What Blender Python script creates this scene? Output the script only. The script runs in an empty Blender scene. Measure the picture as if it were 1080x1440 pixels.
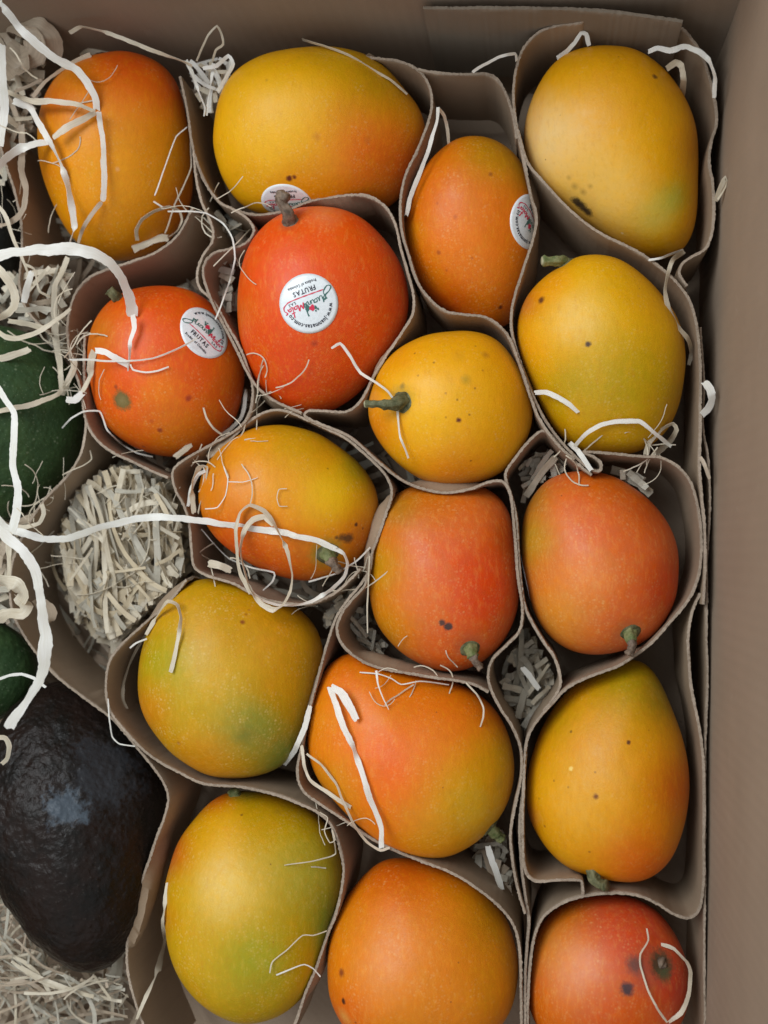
import bpy, math, random
import numpy as np
from mathutils import Vector, Quaternion, noise
from mathutils.bvhtree import BVHTree
random.seed(7)
scene = bpy.context.scene
COL = scene.collection

# ------------------------------------------------------------------ camera
F = 1543.0                       # focal length in photo pixels
HC = 0.60                        # lens height above the card rims
q = Vector((220 / F, -80 / F, -1)).normalized().rotation_difference(Vector((0, 0, -1)))
cam_d = bpy.data.cameras.new('camera'); cam = bpy.data.objects.new('camera', cam_d); COL.objects.link(cam)
cam.location = (0.085, -0.031, HC)
cam.rotation_mode = 'QUATERNION'; cam.rotation_quaternion = q
cam_d.sensor_fit = 'HORIZONTAL'; cam_d.sensor_width = 36; cam_d.lens = 36 * F / 1080
cam_d.dof.use_dof = True; cam_d.dof.focus_distance = 0.60; cam_d.dof.aperture_fstop = 6.5
cam_d.clip_start = 0.01; cam_d.clip_end = 50
scene.camera = cam
CAM = Vector(cam.location)

# ------------------------------------------------------------------ light: a soft room with a broad window to the left
w = bpy.data.worlds.new('World'); scene.world = w; w.use_nodes = True
bg = w.node_tree.nodes['Background']
bg.inputs[0].default_value = (0.93, 0.97, 1.0, 1); bg.inputs[1].default_value = 0.66
def area(name, loc, target, size, size_y, power, color):
    d = bpy.data.lights.new(name, 'AREA'); d.shape = 'RECTANGLE'; d.size = size; d.size_y = size_y
    d.energy = power; d.color = color
    o = bpy.data.objects.new(name, d); COL.objects.link(o); o.location = loc
    o.rotation_euler = (Vector(target) - Vector(loc)).to_track_quat('-Z', 'Y').to_euler()
    return o
area('window_light', (-0.62, 0.48, 1.30), (0, 0.05, 0), 0.7, 0.8, 17.0, (0.92, 0.97, 1.0))
scene.view_settings.view_transform = 'Standard'; scene.view_settings.look = 'None'
scene.view_settings.exposure = 0.0; scene.view_settings.gamma = 1.0

# ------------------------------------------------------------------ helpers
def ray(px, py):
    return (q @ Vector(((px - 540) / F, -(py - 720) / F, -1))).normalized()
def P(px, py, z=0.0):
    d = ray(px, py); return CAM + d * ((z - CAM.z) / d.z)
def srgb(h):
    h = h.lstrip('#'); r = []
    for i in (0, 2, 4):
        c = int(h[i:i + 2], 16) / 255.0
        r.append(c / 12.92 if c <= 0.04045 else ((c + 0.055) / 1.055) ** 2.4)
    return r
def tag(o, label=None, cat=None, group=None, kind=None):
    if label: o['label'] = label
    if cat: o['category'] = cat
    if group: o['group'] = group
    if kind: o['kind'] = kind
    return o
def mk(name, verts, faces, mats, parent=None, origin=(0, 0, 0), smooth=True, fmat=None):
    """verts in world space; the object's origin is put at `origin`"""
    o_ = Vector(origin)
    me = bpy.data.meshes.new(name)
    me.from_pydata([tuple(Vector(v) - o_) for v in verts], [], faces)
    for m in (mats if isinstance(mats, (list, tuple)) else [mats]): me.materials.append(m)
    if smooth: me.polygons.foreach_set('use_smooth', [True] * len(me.polygons))
    if fmat: me.polygons.foreach_set('material_index', fmat)
    me.update()
    o = bpy.data.objects.new(name, me); COL.objects.link(o)
    if parent:
        o.parent = parent; o.location = o_ - Vector(parent.get('_org', (0, 0, 0)))
    else:
        o.location = o_
    o['_org'] = tuple(o_)
    return o
def catmull(pts, step):
    """resample a polyline (tuples of any dimension) as a smooth curve"""
    A = [np.array(p, float) for p in pts]
    if len(A) < 3:
        n = max(2, int(np.linalg.norm((A[1] - A[0])[:2]) / step) + 1)
        return [A[0] + (A[1] - A[0]) * i / (n - 1) for i in range(n)]
    A = [2 * A[0] - A[1]] + A + [2 * A[-1] - A[-2]]
    out = []
    for i in range(1, len(A) - 2):
        p0, p1, p2, p3 = A[i - 1:i + 3]
        n = max(1, int(round(np.linalg.norm((p2 - p1)[:2]) / step)))
        for k in range(n):
            t = k / n
            out.append(0.5 * ((2 * p1) + (-p0 + p2) * t + (2 * p0 - 5 * p1 + 4 * p2 - p3) * t * t + (-p0 + 3 * p1 - 3 * p2 + p3) * t ** 3))
    out.append(A[-2]); return out

class NT:
    def __init__(s, name):
        s.m = bpy.data.materials.new(name); s.m.use_nodes = True; s.t = s.m.node_tree; s.n = s.t.nodes
        s.b = s.n['Principled BSDF']
    def node(s, typ, **kw):
        n = s.n.new(typ)
        for k, v in kw.items():
            if k.startswith('i_'): n.inputs[int(k[2:])].default_value = v
            else: setattr(n, k, v)
        return n
    def link(s, a, b): s.t.links.new(a, b)
    def noise(s, vec, scale, detail=3, rough=0.55, dist=0.0):
        n = s.node('ShaderNodeTexNoise'); n.inputs['Scale'].default_value = scale
        n.inputs['Detail'].default_value = detail; n.inputs['Roughness'].default_value = rough
        n.inputs['Distortion'].default_value = dist
        if vec is not None: s.link(vec, n.inputs['Vector'])
        return n
    def ramp(s, fac, a, b, ca=(0, 0, 0, 1), cb=(1, 1, 1, 1)):
        n = s.node('ShaderNodeMapRange'); n.inputs[1].default_value = a; n.inputs[2].default_value = b
        s.link(fac, n.inputs[0]); return n.outputs[0]
    def mix(s, fac, a, b, mode='MIX'):
        n = s.node('ShaderNodeMix', data_type='RGBA', blend_type=mode)
        if isinstance(fac, (int, float)): n.inputs[0].default_value = fac
        else: s.link(fac, n.inputs[0])
        for k, v in ((6, a), (7, b)):
            if isinstance(v, (tuple, list)): n.inputs[k].default_value = tuple(v)[:3] + (1,)
            else: s.link(v, n.inputs[k])
        return n.outputs[2]
    def math(s, op, a, b=None):
        n = s.node('ShaderNodeMath', operation=op)
        for k, v in ((0, a), (1, b)):
            if v is None: continue
            if isinstance(v, (int, float)): n.inputs[k].default_value = v
            else: s.link(v, n.inputs[k])
        return n.outputs[0]
    def bump(s, h, strength, dist):
        n = s.node('ShaderNodeBump'); n.inputs['Strength'].default_value = strength; n.inputs['Distance'].default_value = dist
        s.link(h, n.inputs['Height']); s.link(n.outputs[0], s.b.inputs['Normal']); return n
    def coord(s, which='Object'): return s.node('ShaderNodeTexCoord').outputs[which]
    def mapping(s, vec, scale=(1, 1, 1), rot=(0, 0, 0)):
        n = s.node('ShaderNodeMapping'); n.inputs['Scale'].default_value = scale; n.inputs['Rotation'].default_value = rot
        s.link(vec, n.inputs[0]); return n.outputs[0]

def paper_mat(name, col, dark, edge=False):
    s = NT(name); c = s.coord('Generated' if False else 'Object')
    n1 = s.noise(c, 22, 4, 0.6); n2 = s.noise(s.mapping(c, (1, 1, 5)), 900, 3, 0.7); n3 = s.noise(c, 2600, 2, 0.6)
    f = s.math('ADD', s.math('MULTIPLY', n1.outputs[0], 0.5), s.math('MULTIPLY', n2.outputs[0], 0.5))
    col1 = s.mix(s.ramp(f, 0.35, 0.65), dark, col)
    fl = s.ramp(n3.outputs[0], 0.66, 0.74)
    out = s.mix(s.math('MULTIPLY', fl, 0.30), col1, tuple(min(1, x * 1.7) for x in col))
    s.link(out, s.b.inputs['Base Color'])
    s.b.inputs['Roughness'].default_value = 0.82; s.b.inputs['Specular IOR Level'].default_value = 0.25
    hh = s.math('ADD', n2.outputs[0], s.math('MULTIPLY', n3.outputs[0], 0.8))
    s.bump(hh, 0.9 if edge else 0.35, 0.0004 if edge else 0.00012)
    return s.m
M_card = paper_mat('grey_card', (0.358, 0.266, 0.182), (0.290, 0.214, 0.145))
M_edge = paper_mat('torn_card_edge', (0.46, 0.37, 0.285), (0.25, 0.195, 0.145), True)
M_box = paper_mat('kraft_board', (0.315, 0.236, 0.170), (0.270, 0.203, 0.146))
def flutes(m):
    t = m.node_tree; N = t.nodes; b = N['Principled BSDF']
    tc = N.new('ShaderNodeTexCoord'); wv = N.new('ShaderNodeTexWave'); wv.wave_type = 'BANDS'; wv.bands_direction = 'DIAGONAL'; wv.inputs['Scale'].default_value = 95; wv.inputs['Distortion'].default_value = 0.6
    sx = N.new('ShaderNodeMapping'); sx.inputs['Scale'].default_value = (1, 1, 0); t.links.new(tc.outputs['Object'], sx.inputs[0]); t.links.new(sx.outputs[0], wv.inputs['Vector'])
    bp = N.new('ShaderNodeBump'); bp.inputs['Strength'].default_value = 0.25; bp.inputs['Distance'].default_value = 0.0004
    old = b.inputs['Normal'].links[0].from_socket; t.links.new(old, bp.inputs['Normal']); t.links.new(wv.outputs['Fac'], bp.inputs['Height']); t.links.new(bp.outputs[0], b.inputs['Normal'])
    # rubbed, paler scuffs
    nz = N.new('ShaderNodeTexNoise'); nz.inputs['Scale'].default_value = 30; nz.inputs['Detail'].default_value = 7; nz.inputs['Roughness'].default_value = 0.75; nz.inputs['Distortion'].default_value = 1.5
    t.links.new(tc.outputs['Object'], nz.inputs['Vector']); mr = N.new('ShaderNodeMapRange'); mr.inputs[1].default_value = 0.60; mr.inputs[2].default_value = 0.74; mr.inputs[4].default_value = 0.4; t.links.new(nz.outputs[0], mr.inputs[0])
    mx = N.new('ShaderNodeMix'); mx.data_type = 'RGBA'; t.links.new(mr.outputs[0], mx.inputs[0]); t.links.new(b.inputs['Base Color'].links[0].from_socket, mx.inputs[6]); mx.inputs[7].default_value = (0.40, 0.32, 0.25, 1); t.links.new(mx.outputs[2], b.inputs['Base Color'])
flutes(M_box)
M_insert = paper_mat('dull_board', (0.25, 0.205, 0.155), (0.225, 0.182, 0.138))

def wood_mat(name, a, b):
    s = NT(name); uv = s.node('ShaderNodeUVMap').outputs[0]
    g = s.noise(s.mapping(uv, (0.7, 40, 1)), 1.0, 4, 0.6); g2 = s.noise(s.mapping(uv, (0.6, 1.5, 1)), 0.7, 2)
    f = s.math('ADD', s.math('MULTIPLY', g.outputs[0], 0.55), s.math('MULTIPLY', g2.outputs[0], 0.45))
    oi = s.node('ShaderNodeObjectInfo')
    s.link(s.mix(s.ramp(f, 0.42, 0.58), b, a), s.b.inputs['Base Color'])
    s.b.inputs['Roughness'].default_value = 0.42; s.b.inputs['Specular IOR Level'].default_value = 0.4
    s.b.inputs['Subsurface Weight'].default_value = 0.0
    s.bump(g.outputs[0], 0.5, 0.0003)
    # thin wood lets some light through
    tr = s.node('ShaderNodeBsdfTranslucent'); tr.inputs[0].default_value = tuple(a) + (1,)
    mx = s.node('ShaderNodeMixShader'); mx.inputs[0].default_value = 0.32
    s.link(s.b.outputs[0], mx.inputs[1]); s.link(tr.outputs[0], mx.inputs[2]); s.link(mx.outputs[0], s.n['Material Output'].inputs[0])
    return s.m
M_white = wood_mat('white_shaving', (0.95, 0.94, 0.90), (0.84, 0.82, 0.74))
M_cream = wood_mat('cream_shaving', (0.84, 0.77, 0.63), (0.64, 0.56, 0.42))
M_cream2 = wood_mat('straw_shaving', (0.78, 0.68, 0.50), (0.60, 0.50, 0.34))
M_tan = wood_mat('tan_shaving', (0.66, 0.55, 0.42), (0.46, 0.37, 0.27))
M_grey = wood_mat('grey_shaving', (0.66, 0.62, 0.52), (0.50, 0.46, 0.37))

def flat_mat(name, col, rough=0.4, spec=0.5):
    s = NT(name); c = s.coord(); n = s.noise(c, 700, 2)
    s.link(s.mix(s.ramp(n.outputs[0], 0.3, 0.7), tuple(x * 0.9 for x in col), col), s.b.inputs['Base Color'])
    s.b.inputs['Roughness'].default_value = rough; s.b.inputs['Specular IOR Level'].default_value = spec; return s.m
M_stk = flat_mat('sticker_paper', (0.80, 0.84, 0.86), 0.28)
M_ink = flat_mat('black_ink', (0.018, 0.018, 0.035)); M_green_ink = flat_mat('green_ink', (0.045, 0.15, 0.13)); M_red_ink = flat_mat('red_ink', (0.68, 0.03, 0.08))
M_ash = flat_mat('brown_ink', (0.20, 0.06, 0.02))
def stem_mat(name, a, b, sc=260):
    s = NT(name); c = s.coord(); n = s.noise(s.mapping(c, (1, 1, 1)), sc, 5, 0.65)
    s.link(s.mix(s.ramp(n.outputs[0], 0.38, 0.62), a, b), s.b.inputs['Base Color']); s.b.inputs['Roughness'].default_value = 0.7
    s.bump(n.outputs[0], 0.8, 0.0008); return s.m
M_stem_g = stem_mat('green_stem', (0.095, 0.125, 0.035), (0.22, 0.225, 0.095))
M_stem_d = stem_mat('olive_stem', (0.055, 0.060, 0.020), (0.17, 0.16, 0.075))
M_stem_b = stem_mat('brown_stem', (0.09, 0.062, 0.042), (0.23, 0.16, 0.11))
M_stem_tip = stem_mat('cut_stem_tip', (0.32, 0.30, 0.17), (0.42, 0.40, 0.26))

# ------------------------------------------------------------------ box
def slab(name, a, b, z0, z1, th, mat, parent, out, lean=0.0, nx=60, nz=16):
    """a standing board from a to b (xy), its inner face on the line, thickness going `out`"""
    a, b, out = Vector((a[0], a[1], 0)), Vector((b[0], b[1], 0)), Vector((out[0], out[1], 0)).normalized()
    V = []; Fc = []
    def idx(side, i, j): return side * (nx + 1) * (nz + 1) + i * (nz + 1) + j
    for side in (0, 1):
        for i in range(nx + 1):
            for j in range(nz + 1):
                z = z0 + (z1 - z0) * j / nz
                p = a.lerp(b, i / nx)
                wv = 0.0012 * noise.noise(Vector((p.x * 9, p.y * 9, z * 9)) + Vector((3, 7, 1)))
                p = p + out * (side * th + wv + lean * (z - z0)); V.append((p.x, p.y, z))
    for i in range(nx):
        for j in range(nz):
            Fc.append((idx(0, i, j), idx(0, i + 1, j), idx(0, i + 1, j + 1), idx(0, i, j + 1)))
            Fc.append((idx(1, i, j), idx(1, i, j + 1), idx(1, i + 1, j + 1), idx(1, i + 1, j)))
    for i in range(nx):
        Fc.append((idx(0, i, nz), idx(0, i + 1, nz), idx(1, i + 1, nz), idx(1, i, nz)))
        Fc.append((idx(0, i, 0), idx(1, i, 0), idx(1, i + 1, 0), idx(0, i + 1, 0)))
    for j in range(nz):
        for i in (0, nx): Fc.append((idx(0, i, j), idx(0, i, j + 1), idx(1, i, j + 1), idx(1, i, j)))
    return mk(name, V, Fc, mat, parent, smooth=False)
ZF = -0.078
g = mk('ground', [(-1.5, -1.5, ZF - 0.006), (1.5, -1.5, ZF - 0.006), (1.5, 1.5, ZF - 0.006), (-1.5, 1.5, ZF - 0.006)], [(0, 1, 2, 3)], flat_mat('grey_tabletop', (0.32, 0.30, 0.28)), smooth=False)
tag(g, 'plain surface under the cardboard box', kind='structure')
box = bpy.data.objects.new('cardboard_box', None); COL.objects.link(box); box['_org'] = (0, 0, 0)
tag(box, 'large brown cardboard box holding all the fruit', 'box')
rt, rb = P(1018, 48, 0), P(981, 1900, 0); lt = P(-330, 44, 0); lb = P(-330, 1900, 0)
slab('wall', rb, rt, ZF, 0.20, 0.004, M_box, box, (1, 0), 0.02)
slab('wall', (lt.x, lt.y), (rt.x + 0.01, rt.y), ZF, 0.20, 0.004, M_box, box, (0, 1), 0.03)
slab('wall', (lt.x, lt.y), (lb.x, lb.y), ZF, 0.12, 0.004, M_box, box, (-1, 0))
slab('wall', (lb.x, lb.y), (rb.x, rb.y), ZF, 0.12, 0.004, M_box, box, (0, -1))
mk('floor', [(lt.x, lb.y, ZF), (rb.x + 0.01, lb.y, ZF), (rt.x, lt.y, ZF), (lt.x, lt.y, ZF)], [(0, 1, 2, 3)], M_box, box, smooth=False)

# ------------------------------------------------------------------ fruit
FRUITS = []          # dict: C, u, v, w, coef, t  -> implicit test + BVH
class Fruit:
    def __init__(s, outline, z, tf=0.88, order=4):
        cx = sum(p[0] for p in outline) / len(outline); cy = sum(p[1] for p in outline) / len(outline)
        s.C = P(cx, cy, z); s.w = (CAM - s.C).normalized()
        s.u = (Vector((1, 0, 0)) - s.w * s.w.x).normalized(); s.v = s.w.cross(s.u)
        pts = []
        n = len(outline)
        for p in catmull(list(outline) + [outline[0]], 8):
            d = ray(p[0], p[1]); t = (s.C - CAM).dot(s.w) / d.dot(s.w); X = CAM + d * t - s.C
            pts.append((math.atan2(X.dot(s.v), X.dot(s.u)), math.hypot(X.dot(s.u), X.dot(s.v))))
        # convex outline, then a smooth periodic radius
        xy = sorted((b * math.cos(a), b * math.sin(a)) for a, b in pts)
        def half(ps):
            h = []
            for p_ in ps:
                while len(h) > 1 and (h[-1][0] - h[-2][0]) * (p_[1] - h[-2][1]) - (h[-1][1] - h[-2][1]) * (p_[0] - h[-2][0]) <= 0: h.pop()
                h.append(p_)
            return h[:-1]
        hull = half(xy) + half(xy[::-1])
        N = 256; rad = np.zeros(N)
        for k in range(N):
            a = 2 * math.pi * k / N; dx, dy = math.cos(a), math.sin(a)
            for m_ in range(len(hull)):
                (x1, y1), (x2, y2) = hull[m_], hull[(m_ + 1) % len(hull)]
                den = dx * (y2 - y1) - dy * (x2 - x1)
                if abs(den) < 1e-12: continue
                tt = (x1 * (y2 - y1) - y1 * (x2 - x1)) / den; uu = (x1 * dy - y1 * dx) / den
                if tt > 0 and -1e-9 <= uu <= 1 + 1e-9: rad[k] = max(rad[k], tt)
        for _ in range(4):
            ker = np.exp(-0.5 * (np.arange(-16, 17) / 2.6) ** 2); ker /= ker.sum()
            rad = np.convolve(np.concatenate([rad[-16:], rad, rad[:16]]), ker, 'valid')
        s.rad = rad
        s.t = tf * min(min(s.r(a) + s.r(a + math.pi) for a in np.linspace(0, math.pi, 30)) / 2, 0.046)
        s.px = (cx, cy)
    def r(s, a):
        x = (a / (2 * math.pi)) % 1.0 * 256; k = int(x); return s.rad[k % 256] * (1 - x + k) + s.rad[(k + 1) % 256] * (x - k)
    def f(s, X):
        d = X - s.C; a = d.dot(s.u); b = d.dot(s.v); h = d.dot(s.w)
        rr = s.r(math.atan2(b, a)); return math.sqrt((a * a + b * b) / (rr * rr) + (h / s.t) ** 2)
    def mesh(s, nt, nph, bumps=0.0, dimples=(), fine=None):
        V = []; Fc = []
        so = Vector(s.px) .to_3d() * 0.37
        for i in range(nph + 1):
            ph = math.pi / 2 - math.pi * i / nph
            for j in range(nt):
                a = 2 * math.pi * j / nt
                rr = s.r(a) * math.cos(ph)
                X = s.u * (rr * math.cos(a)) + s.v * (rr * math.sin(a)) + s.w * (s.t * math.sin(ph))
                if bumps: X = X * (1 + bumps * noise.noise(X * 22 + so) + bumps * 0.22 * noise.noise(X * 60 + so))
                if fine: X = fine(X, so)
                X = X + s.C
                for (dp, dr, dd) in dimples:
                    e = (X - dp).length / dr
                    if e < 3: X = X + (s.C - X).normalized() * dd * math.exp(-e * e)
                V.append(X)
        for i in range(nph):
            for j in range(nt):
                a, b = i * nt + j, i * nt + (j + 1) % nt
                Fc.append((a, a + nt, b + nt, b))
        # weld the poles
        top = s.w * s.t + s.C
        return V, Fc

def surf_hit(bvh, px, py):
    for k in range(12):                      # step inwards if the traced point lies just off the skin
        h = bvh.ray_cast(CAM, ray(px, py))
        if h[0] is not None: return h[0], h[1]
        c = getattr(surf_hit, 'c', None)
        if c is None: return None, None
        px += (c[0] - px) * 0.03; py += (c[1] - py) * 0.03
    return None, None

def mango_mat(name, spots, C, lent=1.0):
    s = NT(name); c = s.coord()
    at = s.node('ShaderNodeAttribute', attribute_name='skin').outputs[0]
    n1 = s.noise(c, 38, 4, 0.6, 0.6); n2 = s.noise(c, 190, 4, 0.65)
    at = s.mix(s.math('MULTIPLY', s.ramp(n1.outputs[0], 0.45, 0.75), 0.10), at, (0.42, 0.22, 0.03), 'MIX')
    at = s.mix(s.math('MULTIPLY', s.ramp(n2.outputs[0], 0.42, 0.7), 0.22), at, (0.95, 0.48, 0.06), 'SOFT_LIGHT')
    # drifting patches of riper and greener skin, and fine streaky mottling
    n5 = s.noise(c, 17, 3, 0.6, 1.2); n6 = s.noise(s.mapping(c, (1, 1, 1), (0.3, 0.2, 0.6)), 75, 5, 0.7, 0.4); n7 = s.noise(s.mapping(c, (1.0, 0.28, 1.0), (0.1, 0.3, 0.5)), 420, 4, 0.7)
    at = s.mix(s.math('MULTIPLY', s.ramp(n5.outputs[0], 0.52, 0.72), 0.20), at, (0.72, 0.25, 0.06))
    at = s.mix(s.math('MULTIPLY', s.ramp(n6.outputs[0], 0.52, 0.75), 0.14), at, (0.45, 0.30, 0.03))
    at = s.mix(s.math('MULTIPLY', s.ramp(n7.outputs[0], 0.50, 0.72), 0.16), at, (0.90, 0.55, 0.16))
    at = s.mix(s.math('MULTIPLY', s.ramp(n7.outputs[0], 0.46, 0.30), 0.16), at, (0.42, 0.13, 0.02))
    # dry scuffs
    n8 = s.noise(c, 55, 6, 0.8, 2.0)
    at = s.mix(s.math('MULTIPLY', s.ramp(n8.outputs[0], 0.70, 0.76), 0.35), at, (0.36, 0.22, 0.09))
    # hue drift in streaks running along the fruit
    hs = s.node('ShaderNodeHueSaturation'); hs.inputs['Saturation'].default_value = 1.06; hs.inputs['Value'].default_value = 1.02; s.link(at, hs.inputs['Color']); at = hs.outputs[0]
    # lenticels: fine pale freckles
    for sc, th, k in ((300, 0.11, 0.20 * lent), (560, 0.15, 0.15 * lent)):
        v = s.node('ShaderNodeTexVoronoi'); v.inputs['Scale'].default_value = sc; s.link(c, v.inputs['Vector'])
        m = s.ramp(v.outputs['Distance'], th * 2.6, th * 0.4)
        sel = s.ramp(s.noise(c, 60, 2).outputs[0], 0.42, 0.62)
        at = s.mix(s.math('MULTIPLY', s.math('MULTIPLY', m, sel), k), at, (0.86, 0.62, 0.26))
    # a few tiny dark flecks everywhere
    v = s.node('ShaderNodeTexVoronoi'); v.inputs['Scale'].default_value = 105; s.link(c, v.inputs['Vector'])
    m = s.math('MULTIPLY', s.ramp(v.outputs['Distance'], 0.07, 0.04), s.ramp(v.outputs['Color'], 0.78, 0.82))
    at = s.mix(s.math('MULTIPLY', m, 0.55), at, (0.16, 0.06, 0.015))
    if spots:
        wn = s.noise(c, 420, 4, 0.7); wv = s.noise(c, 1500, 2)
        wsum = s.math('ADD', s.math('MULTIPLY', wn.outputs[0], 1.0), s.math('MULTIPLY', wv.outputs[0], 0.35))
        for (X, r, col, k, soft) in spots:
            L = X - C
            sub = s.node('ShaderNodeVectorMath', operation='DISTANCE'); s.link(c, sub.inputs[0]); sub.inputs[1].default_value = tuple(L)
            d = s.math('ADD', sub.outputs['Value'], s.math('MULTIPLY', s.math('SUBTRACT', wsum, 0.67), r * (1.25 if soft < 0.8 else 1.0)))
            m = s.ramp(d, r * (1 + soft), r * (1 - min(soft, 0.9)))
            at = s.mix(s.math('MULTIPLY', m, k), at, tuple(col))
    s.link(at, s.b.inputs['Base Color'])
    s.link(s.ramp(n2.outputs[0], -1.2, 2.4), s.b.inputs['Roughness'])
    s.b.inputs['Specular IOR Level'].default_value = 0.36
    s.b.inputs['Subsurface Weight'].default_value = 0.03; s.b.inputs['Subsurface Radius'].default_value = (0.006, 0.003, 0.001)
    s.b.inputs['Subsurface Scale'].default_value = 0.6
    n4 = s.noise(c, 900, 3, 0.6)
    s.bump(s.math('ADD', n4.outputs[0], s.math('MULTIPLY', n2.outputs[0], 1.6)), 0.30, 0.00035)
    return s.m

def paint(o, fr, base, blobs):
    me = o.data; ca = me.color_attributes.new('skin', 'FLOAT_COLOR', 'POINT')
    n = len(me.vertices); co = np.empty(n * 3); me.vertices.foreach_get('co', co); co = co.reshape(-1, 3)
    a = co @ np.array(fr.u); b = co @ np.array(fr.v); h = co @ np.array(fr.w)
    col = np.tile(np.array(srgb(base)), (n, 1))
    for (px, py, rad, hx, k) in blobs:
        d = ray(px, py); t = (fr.C - CAM).dot(fr.w) / d.dot(fr.w); X = CAM + d * t - fr.C
        R = rad * 0.000385
        e = ((a - X.dot(fr.u)) ** 2 + (b - X.dot(fr.v)) ** 2 + (0.35 * np.minimum(h, 0)) ** 2) / (R * R)
        m = (k * np.exp(-e ** 1.15))[:, None]
        col = col * (1 - m) + np.array(srgb(hx)) * m
    ca.data.foreach_set('color', np.hstack([col, np.ones((n, 1))]).ravel().astype(np.float32))

def tube(pts, radii, seg=14, rough=0.0, seed=0, caps=True, ridges=0):
    V = []; Fc = []; n = len(pts)
    up = Vector((0.3, 0.5, 0.8)).normalized()
    for i, p in enumerate(pts):
        t = (pts[min(i + 1, n - 1)] - pts[max(i - 1, 0)]).normalized()
        a = t.cross(up).normalized(); b = t.cross(a)
        for j in range(seg):
            an = 2 * math.pi * j / seg
            r = radii[i] * (1 + rough * noise.noise(Vector((math.cos(an) * 1.7 + seed, math.sin(an) * 1.7, i * 0.55))) + (0.10 * math.cos(ridges * an) if ridges else 0))
            V.append(p + a * (r * math.cos(an)) + b * (r * math.sin(an)))
    for i in range(n - 1):
        for j in range(seg):
            k = (j + 1) % seg
            Fc.append((i * seg + j, i * seg + k, (i + 1) * seg + k, (i + 1) * seg + j))
    if caps:
        Fc.append(tuple(range(seg - 1, -1, -1))); Fc.append(tuple(range((n - 1) * seg, n * seg)))
    return V, Fc

def stem(o, bvh, fr, base, path, r0, r1, mat, seed=0, knob=1.0, tip=False):
    """path: list of (px, py, height above the fruit skin plane in m) from the skin outward"""
    hit, nor = surf_hit(bvh, *base)
    pts = [hit - nor * 0.004, hit + nor * 0.0005]
    zb = hit
    for (px, py, dz) in path:
        pts.append(P(px, py, hit.z + dz))
    # refine
    arr = [np.array(p) for p in pts]; fine = catmull([tuple(a * 1000) for a in arr], 0.9)
    fp = [Vector(tuple(a / 1000)) for a in fine]
    n = len(fp); rad = []
    for i in range(n):
        s = i / (n - 1)
        r = r0 + (r1 - r0) * min(1, s * 1.5)
        r *= 1 + 0.06 * math.sin(s * 23 + seed) + (0.30 * knob * math.exp(-(s / 0.16) ** 2)) + 0.18 * math.exp(-((s - 0.55) / 0.05) ** 2) + 0.14 * math.exp(-((s - 0.97) / 0.05) ** 2)
        rad.append(r)
    rad = [x * 0.88 for x in rad]
    cut = int(n * 0.55) if (mat is M_stem_g and len(path) >= 3 and not tip) else n
    V, Fc = tube(fp[:cut], rad[:cut], 24, 0.22, seed, ridges=5)
    so = mk('stem', V, Fc, mat, o, fr.C)
    if cut < n:
        V, Fc = tube(fp[cut - 2:], [x * (0.86 + 0.25 * noise.noise(Vector((i_ * .7, seed, 0)))) for i_, x in enumerate(rad[cut - 2:])], 20, 0.5, seed + 3, ridges=4)
        mk('dry_tip', V, Fc, M_stem_b, so, fr.C)
    if knob > 0.55:      # dark corky collar where the stem joins the skin
        u_ = nor.orthogonal().normalized(); v_ = nor.cross(u_); V = []; Fc = []; M = 20; K = 5
        for k in range(K + 1):
            ph = k / K * math.pi / 2
            for j in range(M):
                a_ = 2 * math.pi * j / M; rr = r0 * 1.38 * math.sin(ph) * (1 + 0.22 * noise.noise(Vector((math.cos(a_) * 1.5, math.sin(a_) * 1.5, seed + k * .2))))
                V.append(hit + u_ * (rr * math.cos(a_)) + v_ * (rr * math.sin(a_)) + nor * (0.0016 * math.cos(ph) - 0.0005))
        for k in range(K):
            for j in range(M): Fc.append((k * M + j, (k + 1) * M + j, (k + 1) * M + (j + 1) % M, k * M + (j + 1) % M))
        mk('calyx', V, Fc, M_stem_d if mat is not M_stem_b else M_stem_b, so, fr.C)
    if tip:
        e = fp[-1]; t = (fp[-1] - fp[-3]).normalized()
        V, Fc = tube([e - t * 0.0004, e + t * 0.0005, e + t * 0.0008], [rad[-1] * 0.9, rad[-1] * 0.85, rad[-1] * 0.5], 14, 0.3, seed)
        mk('cut_tip', V, Fc, M_stem_tip, so, fr.C)
    return so

def stroke2d(pts, wd, step=0.03):
    c = catmull(pts, step); V = []; Fc = []
    for i, p in enumerate(c):
        a = c[max(0, i - 1)]; b = c[min(len(c) - 1, i + 1)]; d = b - a; L = np.linalg.norm(d) or 1; d = d / L
        nn = np.array((-d[1], d[0])) * wd / 2 * (1.0 + 0.25 * math.sin(i * 0.7))
        V += [tuple(p + nn), tuple(p - nn)]
    for i in range(len(c) - 1): Fc.append((2 * i, 2 * i + 1, 2 * i + 3, 2 * i + 2))
    return V, Fc
_txt = {}
def glyph(ch):
    if ch in _txt: return _txt[ch]
    cu = bpy.data.curves.new('t', 'FONT'); cu.body = ch; cu.offset = 0.028; cu.resolution_u = 2; cu.align_x = 'LEFT'
    ob = bpy.data.objects.new('t', cu); COL.objects.link(ob)
    bpy.context.view_layer.update()
    me = ob.to_mesh(); V = [(v.co.x, v.co.y) for v in me.vertices]; Fc = [tuple(p.vertices) for p in me.polygons]
    ob.to_mesh_clear(); bpy.data.objects.remove(ob); bpy.data.curves.remove(cu)
    xs = [v[0] for v in V] or [0, 0.25]; _txt[ch] = (V, Fc, min(xs), max(xs)); return _txt[ch]
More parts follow.
